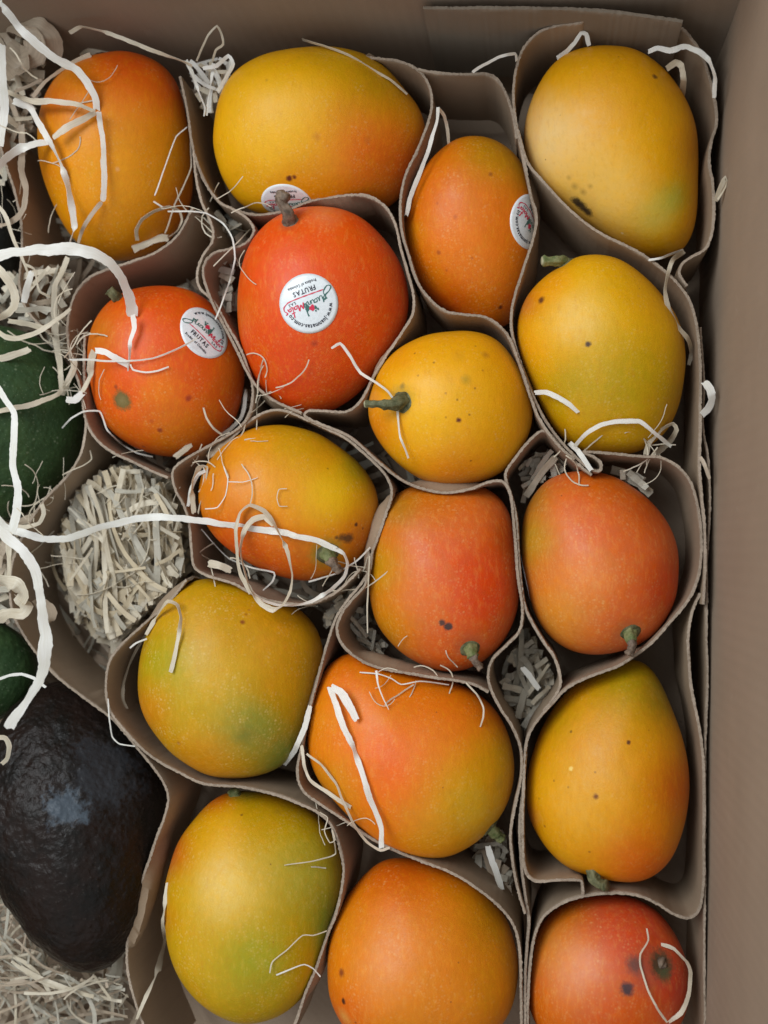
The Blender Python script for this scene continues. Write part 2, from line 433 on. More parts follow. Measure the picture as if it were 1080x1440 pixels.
def text_line(s, cx, cy, size, width, rot=0.0):
    adv = []; x = 0
    for ch in s:
        if ch == ' ': adv.append((ch, x)); x += 0.32; continue
        V, Fc, a, b = glyph(ch); adv.append((ch, x - a)); x += (b - a) + 0.10
    sx = width / (x - 0.10); V2 = []; F2 = []
    for ch, x0 in adv:
        if ch == ' ': continue
        V, Fc, a, b = glyph(ch); n = len(V2)
        for (vx, vy) in V:
            X = (x0 + vx) * sx - width / 2; Y = (vy - 0.35) * size
            V2.append((cx + X * math.cos(rot) - Y * math.sin(rot), cy + X * math.sin(rot) + Y * math.cos(rot)))
        F2 += [tuple(i + n for i in f) for f in Fc]
    return V2, F2
def text_arc(s, rad, a0, a1, size):
    tot = 0; adv = []
    for ch in s:
        V, Fc, a, b = glyph(ch); adv.append((tot, a, b)); tot += (b - a) + 0.11
    V2 = []; F2 = []; sc = math.radians(a0 - a1) / tot
    for ch, (x0, a, b) in zip(s, adv):
        V, Fc, _, _ = glyph(ch); n = len(V2)
        mid = x0 + (b - a) / 2; th = math.radians(a0) - mid * sc
        for (vx, vy) in V:
            X = (vx - (a + b) / 2) * sc * rad; Y = (vy - 0.3) * size + rad
            V2.append((Y * math.cos(th) + X * math.sin(th), Y * math.sin(th) - X * math.cos(th)))
        F2 += [tuple(i + n for i in f) for f in Fc]
    return V2, F2
def join2(parts):
    V = []; Fc = []
    for v, f in parts:
        n = len(V); V += list(v); Fc += [tuple(i + n for i in t) for t in f]
    return V, Fc
def sticker(o, bvh, fr, px, py, xdir, R=0.0160, nudge=None, label=None, squash=1.0):
    hit, nor = surf_hit(bvh, px, py)
    if label is not None: h_ = bvh.find_nearest(label); hit, nor = h_[0], h_[1]
    if nudge is not None: nor = nudge
    X0 = q @ Vector((xdir[0], -xdir[1], 0)); X = (X0 - nor * X0.dot(nor)).normalized(); Y = nor.cross(X)
    def put(u, v, off):
        p = hit + X * (u * R) + Y * (v * R * squash)
        h = bvh.find_nearest(p - nor * 0.0015 * (u * u + v * v))
        if h[0] is None: print('STK', label, px, py, hit, nor, p); h = (p, nor)
        # settle along the patch normal
        r_ = bvh.ray_cast(p + nor * 0.02, -nor)
        q_ = r_[0] if r_[0] is not None and (r_[0] - p).length < 0.014 else h[0]
        nn = r_[1] if r_[0] is not None and (r_[0] - p).length < 0.014 else h[1]
        return q_ + nn * off
    V = []; Fc = []; nr, na = 10, 48
    for lay, off in ((0, 0.00032), (1, 0.00002)):
        V.append(put(0, 0, off))
        for i in range(1, nr + 1):
            for j in range(na): V.append(put(i / nr * math.cos(2 * math.pi * j / na), i / nr * math.sin(2 * math.pi * j / na), off))
    def ix(l, i, j): return l * (1 + nr * na) + 1 + (i - 1) * na + j % na
    for l in (0,):
        for j in range(na):
            Fc.append((0, ix(0, 1, j), ix(0, 1, j + 1)))
            for i in range(1, nr): Fc.append((ix(0, i, j), ix(0, i + 1, j), ix(0, i + 1, j + 1), ix(0, i, j + 1)))
            Fc.append((ix(0, nr, j), ix(1, nr, j), ix(1, nr, j + 1), ix(0, nr, j + 1)))
    st = mk('sticker', V, Fc, M_stk, o, fr.C)
    def ink(name, parts, mat, off=0.00048):
        V2, F2 = join2(parts); m = [put(a, b, off) for a, b in V2]
        mk(name, m, F2, mat, st, fr.C, smooth=False)
    ink('lettering', [text_arc('www.juanmatas.com.co', 0.76, 163, 10, 0.20),
                      text_line('S.A.S', 0.53, -0.155, 0.13, 0.26, 0.10),
                      text_line('FRUTAS', 0.0, -0.44, 0.23, 0.80, 0.02),
                      text_line('Produce of Colombia', 0.0, -0.66, 0.14, 1.02, 0.02)], M_ink)
    W = 0.030
    juan = [stroke2d([(-0.66, 0.02), (-0.50, 0.05), (-0.62, -0.02), (-0.60, -0.2), (-0.78, -0.36), (-0.90, -0.30), (-0.80, -0.18), (-0.56, -0.05), (-0.50, 0.12)], 0.036),
            stroke2d([(-0.50, 0.02), (-0.50, -0.10), (-0.42, -0.10), (-0.38, 0.03), (-0.37, -0.09), (-0.32, -0.08)], W),
            stroke2d([(-0.20, 0.03), (-0.30, 0.02), (-0.30, -0.08), (-0.21, -0.04), (-0.19, 0.04), (-0.18, -0.08), (-0.12, -0.06)], W),
            stroke2d([(-0.10, 0.04), (-0.09, -0.08), (-0.04, 0.04), (0.0, 0.03), (0.01, -0.08), (0.08, -0.03)], W)]
    ink('script_lettering', juan, M_green_ink)
    matas = [stroke2d([(0.16, -0.10), (0.22, 0.10), (0.27, -0.04), (0.36, 0.13), (0.36, -0.07), (0.41, -0.04)], 0.040),
             stroke2d([(0.50, 0.04), (0.42, 0.02), (0.42, -0.07), (0.49, -0.04), (0.51, 0.04), (0.52, -0.06)], W),
             stroke2d([(0.60, 0.30), (0.57, 0.05), (0.57, -0.06), (0.62, -0.06)], 0.036), stroke2d([(0.52, 0.12), (0.66, 0.14)], W),
             stroke2d([(0.71, 0.05), (0.64, 0.03), (0.64, -0.05), (0.70, -0.02), (0.72, 0.05), (0.74, -0.05)], W),
             stroke2d([(0.86, 0.12), (0.78, 0.08), (0.86, -0.02), (0.84, -0.14), (0.72, -0.22), (0.60, -0.26), (0.2, -0.28), (-0.25, -0.28), (-0.62, -0.28)], 0.035)]
    ink('script_lettering', matas, M_red_ink)
    def blob(cx, cy, rx, ry, seed):
        V = [(cx, cy)] + [(cx + rx * math.cos(a) * (1 + 0.25 * math.sin(3 * a + seed)), cy + ry * math.sin(a) * (1 + 0.2 * math.cos(4 * a + seed))) for a in [2 * math.pi * k / 20 for k in range(20)]]
        return V, [(0, 1 + k, 1 + (k + 1) % 20) for k in range(20)]
    ink('emblem', [blob(0.09, 0.12, 0.075, 0.10, 0), stroke2d([(0.12, 0.1), (0.14, 0.30), (0.13, 0.40)], 0.05), stroke2d([(0.02, 0.12), (0.12, -0.04), (0.18, 0.08)], 0.05)], M_green_ink)
    ink('emblem', [blob(-0.07, 0.17, 0.095, 0.10, 1.3)], M_red_ink, 0.00052)
    ink('emblem', [blob(-0.18, 0.19, 0.045, 0.06, 0), blob(-0.24, 0.27, 0.03, 0.04, 2), blob(-0.15, 0.30, 0.03, 0.03, 1)], M_green_ink, 0.00056)
    return st

SOLID_V = []; SOLID_F = []          # everything a strand can lie on
def solid(V, Fc):
    n = len(SOLID_V); SOLID_V.extend([Vector(v) for v in V]); SOLID_F.extend([tuple(i + n for i in f) for f in Fc])

BR = '#3A2418'; DK = '#2C2420'
def mango(label, outline, z, base, blobs, spots=(), dims=(), lent=1.0, tf=0.88, group='mangoes packed in the card nests'):
    fr = Fruit(outline, z, tf); FRUITS.append(fr); surf_hit.c = fr.px
    V0, F0 = fr.mesh(64, 32); b0 = BVHTree.FromPolygons(V0, F0)
    dm = []
    for (px, py, rr, dd) in dims:
        h, _ = surf_hit(b0, px, py)
        if h is not None: dm.append((h, rr, dd))
    V, Fc = fr.mesh(128, 72, 0.035, dm)
    bvh = BVHTree.FromPolygons(V, Fc)
    sp = []
    for (px, py, r, hx, k, soft) in spots:
        h, _ = surf_hit(bvh, px, py)
        if h is not None: sp.append((h, r * (0.00037 if r > 2.6 else 0.00030), srgb(hx), k * (1 if r > 2.6 else 0.7), soft))
    o = mk('mango', V, Fc, mango_mat('mango_skin', sp, fr.C, lent), None, fr.C)
    # merge the doubled pole vertices so the smooth normals are right
    import bmesh
    bm = bmesh.new(); bm.from_mesh(o.data); bmesh.ops.remove_doubles(bm, verts=bm.verts, dist=1e-6)
    bm.to_mesh(o.data); bm.free(); o.data.polygons.foreach_set('use_smooth', [True] * len(o.data.polygons))
    paint(o, fr, base, blobs)
    tag(o, label, 'mango', group); solid(V0, F0)
    return o, bvh, fr

m, b, f = mango('orange-topped golden mango in the top left corner under loose white shavings',
  [(180,71),(213,80),(240,102),(260,155),(271,230),(268,285),(247,327),(217,353),(173,368),(135,358),(105,335),(80,295),(62,250),(54,210),(55,165),(70,122),(100,92),(138,76)], -0.020, '#DB8C1E',
  [(180,80,80,'#CE4E20',.95),(245,120,45,'#CC521E',.8),(262,290,45,'#CC5F1C',.6),(75,140,40,'#B85830',.7),(65,240,25,'#C06A28',.5),(160,250,55,'#E59C2A',.6),(150,350,50,'#CC8418',.6)],
  [(165,238,3,'#E8B070',.6,.6)])
m, b, f = mango('largest yellow mango at the top, lying sideways, orange blush on its right end',
  [(420,65),(477,68),(527,87),(568,125),(596,163),(597,200),(582,245),(555,285),(500,303),(440,310),(380,303),(340,290),(315,255),(301,210),(301,160),(318,115),(358,82)], -0.014, '#DFA51C',
  [(525,215,88,'#D9692C',.92),(590,250,60,'#CC4C1E',.85),(430,250,45,'#DC8A2C',.6),(530,105,55,'#B08A20',.7),(400,170,60,'#E6B030',.6),(340,260,40,'#D2941C',.5),(470,75,40,'#C29A1C',.5),(510,290,50,'#C85A20',.6)],
  [(407,251,4.5,'#5A1A14',.95,.4),(414,249,3,'#5A1A14',.9,.5),(445,192,5,'#A85A24',.35,.8),(516,198,4,'#A85A24',.35,.8),(375,113,2.5,'#8A6A14',.5,.6)])
sticker(m, b, f, 404, 287, (-0.92, 0.40), 0.0150)
m, b, f = mango('orange mango sunk deep in its nest between the two big yellow top mangoes',
  [(680,190),(712,202),(737,232),(752,285),(752,340),(745,400),(725,450),(700,468),(665,460),(625,440),(592,408),(573,370),(567,325),(574,285),(592,245),(620,212),(648,194)], -0.028, '#D6712A',
  [(690,210,48,'#B38020',.9),(742,235,40,'#9C7A1C',.7),(580,330,22,'#C8841C',.6),(650,345,55,'#E07E3C',.7),(610,270,40,'#CE6C30',.5),(630,435,40,'#C8502C',.6),(730,430,40,'#BC5C18',.6),(740,370,30,'#CC701C',.6)],
  [(704,432,3.5,'#5A2414',.9,.5),(690,245,3,'#8A4A18',.7,.6),(617,355,3,'#8A3A18',.6,.6),(628,380,2.5,'#8A3A18',.6,.6),(664,363,2.5,'#8A3A18',.6,.6),(640,305,3,'#A04A1C',.45,.7),(615,286,2.5,'#8A3A18',.5,.7)])
sticker(m, b, f, 745, 312, (-0.90, -0.43), 0.0150)
m, b, f = mango('pale yellow mango in the top right nest with a dark brown bruise',
  [(853,64),(887,67),(920,83),(950,117),(973,160),(982,207),(981,267),(977,317),(963,350),(938,366),(910,362),(880,350),(838,328),(790,295),(752,252),(739,205),(743,160),(757,123),(780,90),(813,70)], -0.018, '#E0A02A',
  [(770,200,62,'#EACB92',.85),(840,280,80,'#E8C06C',.85),(880,120,60,'#DC9A1E',.7),(943,275,22,'#A0AE44',.7),(920,300,30,'#C4BC5C',.6),(975,200,30,'#D08A24',.6),(940,350,30,'#D8A840',.6),(810,100,40,'#DFA22C',.4)],
  [(811,284,8.5,DK,.92,.4),(818,290,9,DK,.92,.4),(826,298,8,DK,.92,.4),(808,262,4,'#7A5A1C',.5,.9),(820,270,4,'#7A5A1C',.5,.9),(800,250,3,'#7A5A1C',.4,.9),(830,262,3,'#7A5A1C',.4,.9),(921,108,4,'#5A3414',.85,.4),(875,328,2.5,'#F0E0B0',.8,.5)], lent=.6)
m, b, f = mango('bright red-orange mango with a brown stem and a round white sticker facing up',
  [(453,289),(495,298),(533,326),(562,366),(575,410),(570,450),(553,490),(525,530),(492,562),(460,578),(427,584),(390,572),(363,540),(343,493),(335,447),(335,410),(342,367),(363,330),(393,304),(422,292)], -0.012, '#DA5838',
  [(380,540,70,'#C8401C',.7),(500,345,60,'#E5633C',.6),(342,440,30,'#CC6A30',.5),(470,560,50,'#C8491C',.6),(455,300,26,'#E08A60',.6),(570,400,25,'#C4442C',.5)],
  [(442,483,4,'#8A3020',.5,.7),(407,315,11,'#A8603A',.7,.9)], [(407,312,.006,.0016)], lent=.8)
stem(m, b, f, (408,312), [(405,300,.006),(398,287,.009),(393,273,.010),(404,279,.012)], .0040, .0027, M_stem_b, 1, .8)
sticker(m, b, f, 434, 427, (-0.94, 0.34), 0.0158)
m, b, f = mango('small red-orange mango at the left with a round brown stem scar and a tilted sticker',
  [(227,402),(258,404),(290,420),(320,453),(340,503),(343,540),(333,587),(307,618),(267,637),(233,641),(198,634),(160,612),(138,580),(127,540),(123,497),(131,458),(155,425),(190,406)], -0.020, '#D85A30',
  [(138,470,38,'#C07438',.75),(250,610,65,'#D4741C',.8),(330,520,40,'#D0661C',.6),(230,410,50,'#CC4824',.6),(165,610,35,'#CE6620',.6),(225,545,26,'#E8863C',.6),(140,540,26,'#D06A28',.5)],
  [(172,563,15,'#5E5424',.95,.30),(172,563,8,'#86764A',.7,.9),(265,560,4.5,'#9A3018',.8,.5),(225,605,4,'#8A3018',.8,.5),(163,544,3,'#7A3018',.7,.6),(202,628,3,'#6A2A14',.6,.6),(213,592,3,'#B0481C',.5,.6)], [(172,563,.009,.0012)])
stem(m, b, f, (166,420), [(160,414,.003),(154,408,.004)], .0040, .0030, M_stem_d, 4, .5)
sticker(m, b, f, 290, 466, (0.87, 0.50), 0.0155)
m, b, f = mango('round yellow mango in the middle with a long dry stem pointing left',
  [(650,464),(693,473),(723,507),(743,545),(749,580),(741,615),(713,655),(675,676),(630,684),(590,674),(553,645),(528,610),(520,580),(525,547),(537,513),(567,483),(603,468)], -0.014, '#E2A01A',
  [(532,600,36,'#D4743A',.7),(640,680,60,'#D8741C',.7),(600,570,55,'#E8B440',.6),(528,560,20,'#D08A58',.5),(742,560,40,'#CC8614',.6),(640,480,50,'#DC9A1A',.5),(560,500,30,'#DC8E24',.5)],
  [(645,591,3.5,'#5A1C18',.95,.4),(655,534,6,'#8A7A1C',.5,.8),(683,499,5,'#9A601C',.5,.8),(610,510,2,'#4A2A10',.8,.5),(583,497,2,'#4A2A10',.8,.5),(643,562,2,'#4A2A10',.8,.5),(660,583,2,'#4A2A10',.8,.5),(668,546,2,'#4A2A10',.8,.5),(662,648,2,'#4A2A10',.8,.5),(627,587,2,'#6A3A10',.6,.5),(627,553,2,'#6A3A10',.6,.5),(588,528,2,'#6A3A10',.6,.5),(679,521,2,'#6A3A10',.6,.5),(645,500,7,'#B0801C',.3,.9),(566,543,4,'#8A6A24',.7,.7),(564,562,17,'#8A8038',.55,.55)], [(566,563,.007,.0012)])
stem(m, b, f, (566,564), [(558,567,.005),(545,569,.008),(528,568,.009),(514,568,.009)], .0048, .0022, M_stem_d, 2, .9, tip=True)
m, b, f = mango('yellow-green mango in the right column with a short green stem at its upper left',
  [(837,357),(873,367),(907,390),(937,427),(957,465),(963,505),(960,545),(950,580),(932,610),(900,634),(853,640),(808,630),(775,597),(751,547),(731,500),(725,462),(738,423),(763,393),(800,365)], -0.016, '#D9A022',
  [(832,440,65,'#E4B856',.75),(735,420,36,'#C06A44',.85),(775,395,32,'#E2961A',.8),(880,540,75,'#A8921E',.8),(800,545,35,'#9C8C2A',.6),(745,490,32,'#E29C20',.7),(860,620,50,'#C09424',.6),(905,420,45,'#DCA020',.6),(950,560,30,'#B48C24',.6)],
  [(761,422,5,'#4A2414',.9,.5),(827,484,4,'#3A1C14',.95,.4)], [(792,372,.006,.001)])
stem(m, b, f, (795,370), [(786,367,.004),(775,367,.006),(763,367,.007)], .0040, .0028, M_stem_g, 5, .9, tip=True)
m, b, f = mango('yellow and red mango lying sideways under the big looped shaving',
  [(400,599),(447,610),(487,637),(517,670),(531,707),(530,747),(515,780),(487,803),(447,816),(407,814),(365,800),(323,775),(295,747),(281,713),(282,676),(295,643),(323,617),(360,602)], -0.018, '#DA8A20',
  [(462,695,50,'#E3B420',.9),(420,615,60,'#BC941A',.8),(500,655,34,'#96901E',.7),(325,785,78,'#CA481C',.97),(400,810,55,'#CC5222',.85),(505,760,40,'#C45C24',.7),(305,690,38,'#C8702C',.6),(300,640,30,'#A86A20',.6),(390,700,40,'#DC9628',.5)],
  [(490,757,8,'#4A3420',.85,.4),(480,756,6,'#4A3420',.8,.5),(473,756,3,'#4A3420',.8,.5),(501,738,3,'#4A2414',.9,.4),(510,743,2.5,'#4A2414',.9,.4),(461,659,2,'#5A4414',.7,.5),(458,777,20,'#7C8A34',.75,.6)], [(460,777,.008,.0014)])
stem(m, b, f, (460,777), [(466,788,.004),(472,797,.004),(478,805,.003)], .0056, .0030, M_stem_g, 7, .9)
m, b, f = mango('orange-red mango in the centre just below the round yellow mango',
  [(620,678),(665,680),(700,695),(718,725),(727,780),(729,830),(722,870),(706,905),(680,930),(648,943),(615,941),(580,927),(550,903),(528,868),(518,825),(520,780),(531,730),(552,698),(585,682)], -0.024, '#D06C40',
  [(672,830,75,'#D8503C',.85),(528,800,48,'#BA8628',.9),(545,880,45,'#C48828',.7),(605,695,48,'#B46A26',.6),(560,720,32,'#9A7226',.7),(722,760,30,'#B84A1E',.7),(600,840,40,'#DC8050',.5),(640,935,30,'#CC5230',.5)],
  [(622,876,5,'#3A3434',.9,.3),(630,881,6,'#3A3434',.95,.3),(660,906,17,'#B86048',.5,.8)], [(662,912,.007,.0016)])
stem(m, b, f, (661,911), [(664,920,.005),(668,930,.006),(676,939,.004)], .0046, .0026, M_stem_g, 9, .8)
m, b, f = mango('salmon-orange mango in the right column below the yellow-green one',
  [(820,663),(860,668),(905,695),(937,733),(953,775),(953,817),(945,850),(925,887),(895,910),(858,920),(820,918),(787,903),(760,874),(745,840),(736,805),(733,763),(741,718),(760,685),(787,668)], -0.022, '#D46C44',
  [(745,760,44,'#AE8634',.9),(785,860,60,'#D28E44',.8),(830,810,40,'#E08C54',.6),(945,830,44,'#CC4A36',.8),(850,675,44,'#C05C2C',.6),(915,715,36,'#B8502A',.6),(750,700,30,'#9C7430',.7),(880,880,40,'#D46848',.5)],
  [(884,888,16,'#B87850',.5,.8)], [(884,889,.007,.0014)])
stem(m, b, f, (885,889), [(887,898,.004),(889,908,.006),(884,921,.005)], .0045, .0026, M_stem_g, 11, .9)
m, b, f = mango('mottled green and yellow mango at the left below the nest of white wood wool',
  [(280,812),(320,815),(365,828),(410,850),(440,872),(455,908),(450,953),(440,993),(424,1040),(395,1075),(360,1093),(325,1097),(285,1087),(240,1053),(205,1013),(192,967),(195,923),(212,880),(240,838)], -0.018, '#BE8E1E',
  [(235,935,48,'#94942C',.75),(350,1015,60,'#7C8634',.92),(405,1065,48,'#647C34',.9),(245,990,50,'#A89830',.6),(205,1000,42,'#C87C34',.75),(285,1075,55,'#C88638',.7),(400,890,60,'#C08418',.7),(300,830,50,'#B48C1A',.6),(380,960,35,'#CC9226',.6),(310,960,50,'#CCA444',.5)],
  [(341,875,3.5,'#7A3014',.8,.5),(346,864,2.5,'#7A3014',.7,.6),(350,858,2.5,'#7A3014',.5,.6),(345,1035,12,'#5C6A24',.45,.9),(251,1045,3,'#8A5020',.5,.6)], lent=1.7)
m, b, f = mango('yellow-green mango at the bottom left beside the black avocado',
  [(315,1110),(347,1114),(393,1120),(433,1135),(463,1163),(478,1200),(481,1240),(474,1287),(460,1333),(437,1385),(405,1420),(360,1437),(320,1433),(283,1413),(253,1377),(237,1333),(231,1277),(235,1237),(253,1183),(277,1147)], -0.020, '#BE962A',
  [(240,1195,40,'#BE5A38',.95),(300,1122,32,'#C24C20',.9),(234,1290,24,'#C88034',.6),(305,1180,44,'#D49A1C',.8),(425,1230,62,'#A09A3E',.8),(360,1350,52,'#8E9228',.85),(465,1300,42,'#70862A',.85),(350,1430,60,'#A0881E',.6),(325,1245,50,'#DCB85C',.7),(345,1112,20,'#56702C',.8)],
  [(340,1146,2.5,'#4A2A10',.9,.5),(390,1142,5,'#A0801C',.4,.8)], lent=1.3)
stem(m, b, f, (330,1117), [(328,1111,.001)], .0045, .0035, M_stem_g, 13, .5)
m, b, f = mango('wide orange and yellow mango with a folded white shaving lying on it',
  [(487,915),(535,930),(585,943),(635,957),(675,978),(703,1007),(720,1045),(727,1087),(718,1128),(698,1158),(668,1182),(637,1200),(600,1203),(560,1193),(518,1170),(478,1137),(447,1100),(433,1063),(434,1020),(444,980),(460,935)], -0.020, '#DD7626',
  [(665,1135,72,'#CCA23E',.95),(705,1060,52,'#C6962A',.85),(540,1075,52,'#E46E44',.85),(465,1110,50,'#CC8620',.8),(445,1010,36,'#D2883C',.6),(490,930,50,'#CC6418',.7),(685,995,42,'#C86A1C',.7),(620,1000,50,'#D86A1C',.5),(600,1195,50,'#C49034',.6)],
  [(702,1100,7,'#A8842A',.4,.9)])
stem(m, b, f, (690,1165), [(698,1174,-.004),(706,1180,-.006)], .0045, .0030, M_stem_g, 15, .6)
m, b, f = mango('pear-shaped mango in the right column, olive neck at the top and orange belly',
  [(895,922),(862,935),(820,955),(788,985),(760,1027),(744,1073),(740,1113),(747,1153),(768,1190),(800,1220),(828,1231),(853,1237),(883,1242),(917,1233),(946,1203),(962,1163),(969,1113),(967,1073),(957,1033),(940,990),(922,950),(910,925)], -0.024, '#D4921E',
  [(880,950,62,'#A0861E',.95),(935,975,40,'#80782C',.7),(955,1110,50,'#C8662A',.9),(905,1215,62,'#D4643A',.85),(755,1090,40,'#CE961E',.6),(815,1130,52,'#E0A850',.7),(742,1150,22,'#A8604A',.6),(780,1010,34,'#A88A2C',.6)],
  [(803,1029,2.5,'#4A3410',.9,.4),(884,1044,3,'#4A1C14',.9,.4),(838,1120,3.5,'#6A3414',.9,.5),(803,1081,3,'#F0D070',.9,.4),(779,1098,2,'#7A5414',.8,.5),(837,1086,2,'#7A5414',.8,.5),(766,1162,2.5,'#7A4414',.8,.5),(829,1198,2,'#7A4414',.8,.5),(799,1107,2,'#7A5414',.7,.5),(758,1123,2,'#7A5414',.7,.5)], lent=.5)
stem(m, b, f, (834,1228), [(838,1238,.001),(846,1244,.002),(853,1246,.004)], .0045, .0030, M_stem_d, 17, .5)
m, b, f = mango('large plain orange mango cut by the bottom edge, left of the blemished one',
  [(545,1205),(590,1210),(640,1225),(685,1255),(715,1300),(727,1350),(724,1400),(705,1445),(665,1475),(600,1488),(535,1475),(490,1450),(466,1410),(460,1360),(466,1312),(486,1265),(515,1225)], -0.018, '#D67C2E',
  [(560,1225,64,'#C85618',.85),(695,1290,60,'#B87A18',.9),(705,1385,55,'#B87818',.7),(550,1370,62,'#E08E54',.65),(485,1430,40,'#D06038',.7),(480,1290,34,'#C87828',.7),(600,1440,50,'#CC7C28',.5)],
  [(480,1368,5.5,'#7A3418',.85,.5),(483,1408,4,'#3A1C10',.95,.4),(484,1430,10,'#D8A850',.5,.8),(500,1438,2.5,'#6A3414',.8,.5)])
m, b, f = mango('reddish mango in the bottom right corner with dark blemishes round its stem scar',
  [(845,1258),(885,1260),(922,1278),(948,1308),(966,1350),(970,1395),(958,1440),(925,1472),(870,1488),(810,1480),(765,1455),(744,1410),(742,1370),(750,1325),(772,1287),(805,1264)], -0.026, '#CE6448',
  [(770,1325,52,'#CC8434',.75),(775,1425,60,'#C86A28',.75),(885,1295,52,'#CC5040',.9),(955,1380,44,'#B8443A',.9),(812,1362,44,'#E09468',.7),(800,1275,30,'#B87028',.6),(880,1440,50,'#CC5C2A',.6)],
  [(893,1357,11,'#4E4240',.85,.5),(882,1391,9,'#3E363C',.95,.35),(907,1365,20,'#96584C',.5,.9),(930,1356,19,'#46422E',.9,.35),(934,1370,10,'#4A5638',.7,.6)], [(930,1356,.008,.0022)])
stem(m, b, f, (930,1354), [(930,1354,.0002)], .0040, .0034, M_stem_b, 19, .1)
o11 = [x for x in bpy.data.objects if x.name.startswith('mango') and 'salmon' in x.get('label', '')][0]
fr11 = FRUITS[10]; surf_hit.c = fr11.px; V_, F_ = fr11.mesh(96, 48, 0.035); bv11 = BVHTree.FromPolygons(V_, F_)
sticker(o11, bv11, fr11, 741, 812, (0.1, 1.0), 0.0150, label=fr11.C - fr11.u * 0.05 - fr11.v * 0.009 - fr11.w * 0.0085)

# ------------------------------------------------------------------ avocados
def avo_mat(name, a, b, fleck, bloom_sheen=None, C=None, rough=0.42, bump=0.0007, fsc=230):
    s = NT(name); c = s.coord()
    n1 = s.noise(c, 60, 4, 0.6); n2 = s.noise(c, 260, 4, 0.65, 0.5)
    col = s.mix(s.ramp(n1.outputs[0], 0.4, 0.65), a, b)
    v = s.node('ShaderNodeTexVoronoi'); v.inputs['Scale'].default_value = fsc; s.link(c, v.inputs['Vector'])
    vv = s.node('ShaderNodeTexVoronoi'); vv.inputs['Scale'].default_value = fsc * 2.3; s.link(c, vv.inputs['Vector'])
    col = s.mix(s.math('MULTIPLY', s.ramp(v.outputs['Distance'], 0.22, 0.08), s.ramp(s.noise(c, 90, 2).outputs[0], 0.42, 0.6)), col, fleck)
    col = s.mix(s.math('MULTIPLY', s.ramp(vv.outputs['Distance'], 0.22, 0.10), 0.5), col, fleck)
    if bloom_sheen:  # waxy bloom plus the bluish highlight, both painted into the skin colour
        for X, r, cc, k in bloom_sheen:
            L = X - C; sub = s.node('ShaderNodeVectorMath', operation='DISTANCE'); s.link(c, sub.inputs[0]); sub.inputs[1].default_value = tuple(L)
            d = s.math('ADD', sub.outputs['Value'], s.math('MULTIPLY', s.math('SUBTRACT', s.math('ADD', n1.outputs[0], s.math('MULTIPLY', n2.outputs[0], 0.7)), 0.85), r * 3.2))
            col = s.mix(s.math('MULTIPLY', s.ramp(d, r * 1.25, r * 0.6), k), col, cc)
    s.link(col, s.b.inputs['Base Color']); s.b.inputs['Roughness'].default_value = rough; s.b.inputs['Specular IOR Level'].default_value = 0.17
    pv = s.node('ShaderNodeTexVoronoi', feature='SMOOTH_F1'); pv.inputs['Scale'].default_value = 330; s.link(c, pv.inputs['Vector'])
    s.bump(s.math('ADD', s.math('ADD', n2.outputs[0], s.math('MULTIPLY', n1.outputs[0], 1.5)), s.math('MULTIPLY', pv.outputs['Distance'], -1.1)), 0.8, bump)
    return s.m
def fine_dark(X, so):
    n = X.normalized()
    k = 0.0008 * noise.noise(X * 60 + so) + 0.0005 * noise.noise(X * 150 + so) + 0.0003 * noise.noise(X * 260)
    return X + n * k
fr = Fruit([(105,960),(150,975),(195,1020),(225,1070),(240,1120),(232,1190),(212,1260),(190,1320),(155,1362),(118,1372),(75,1352),(30,1300),(-5,1240),(-28,1180),(-30,1110),(-10,1040),(30,985),(65,963)], -0.016, 0.9)
V, Fc = fr.mesh(300, 160, 0.03, (), fine_dark)
bv = BVHTree.FromPolygons(V, Fc)
h1 = surf_hit(bv, 92, 1135)[0]; h2 = surf_hit(bv, 145, 1085)[0]  # centres of the painted bluish sheen and its fainter surround
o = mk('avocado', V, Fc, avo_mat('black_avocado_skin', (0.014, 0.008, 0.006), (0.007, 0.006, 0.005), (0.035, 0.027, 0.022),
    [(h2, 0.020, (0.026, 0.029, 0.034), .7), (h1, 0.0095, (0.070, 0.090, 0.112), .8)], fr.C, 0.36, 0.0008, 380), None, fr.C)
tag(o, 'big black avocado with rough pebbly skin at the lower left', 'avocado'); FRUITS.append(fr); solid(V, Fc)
def green_avo(label, out, z, dark=False):
    fr = Fruit(out, z, 0.9); V, Fc = fr.mesh(160, 90, 0.03)
    mt = avo_mat('green_avocado_skin', (0.028, 0.058, 0.022), (0.042, 0.080, 0.028), (0.13, 0.17, 0.10), rough=0.42, bump=0.0006) if not dark else \
         avo_mat('dark_avocado_skin', (0.017, 0.018, 0.017), (0.026, 0.028, 0.024), (0.05, 0.055, 0.045), rough=0.4, bump=0.0004)
    o = mk('avocado', V, Fc, mt, None, fr.C); tag(o, label, 'avocado'); FRUITS.append(fr); solid(V, Fc)
green_avo('dark green speckled avocado at the left edge, the larger of the two green ones', [(-10,455),(50,470),(95,515),(118,570),(116,625),(95,670),(50,712),(-10,735),(-90,720),(-150,660),(-160,580),(-130,500),(-70,462)], -0.018)
green_avo('dark green avocado at the left edge just above the black avocado, mostly hidden', [(-20,865),(20,885),(48,915),(55,950),(40,985),(5,1010),(-45,1020),(-90,990),(-105,940),(-80,890)], -0.030)
green_avo('dark grey-green avocado under the shavings at the upper left edge', [(-40,225),(0,240),(24,290),(30,345),(20,400),(-10,440),(-60,450),(-110,410),(-125,340),(-105,270)], -0.026, True)

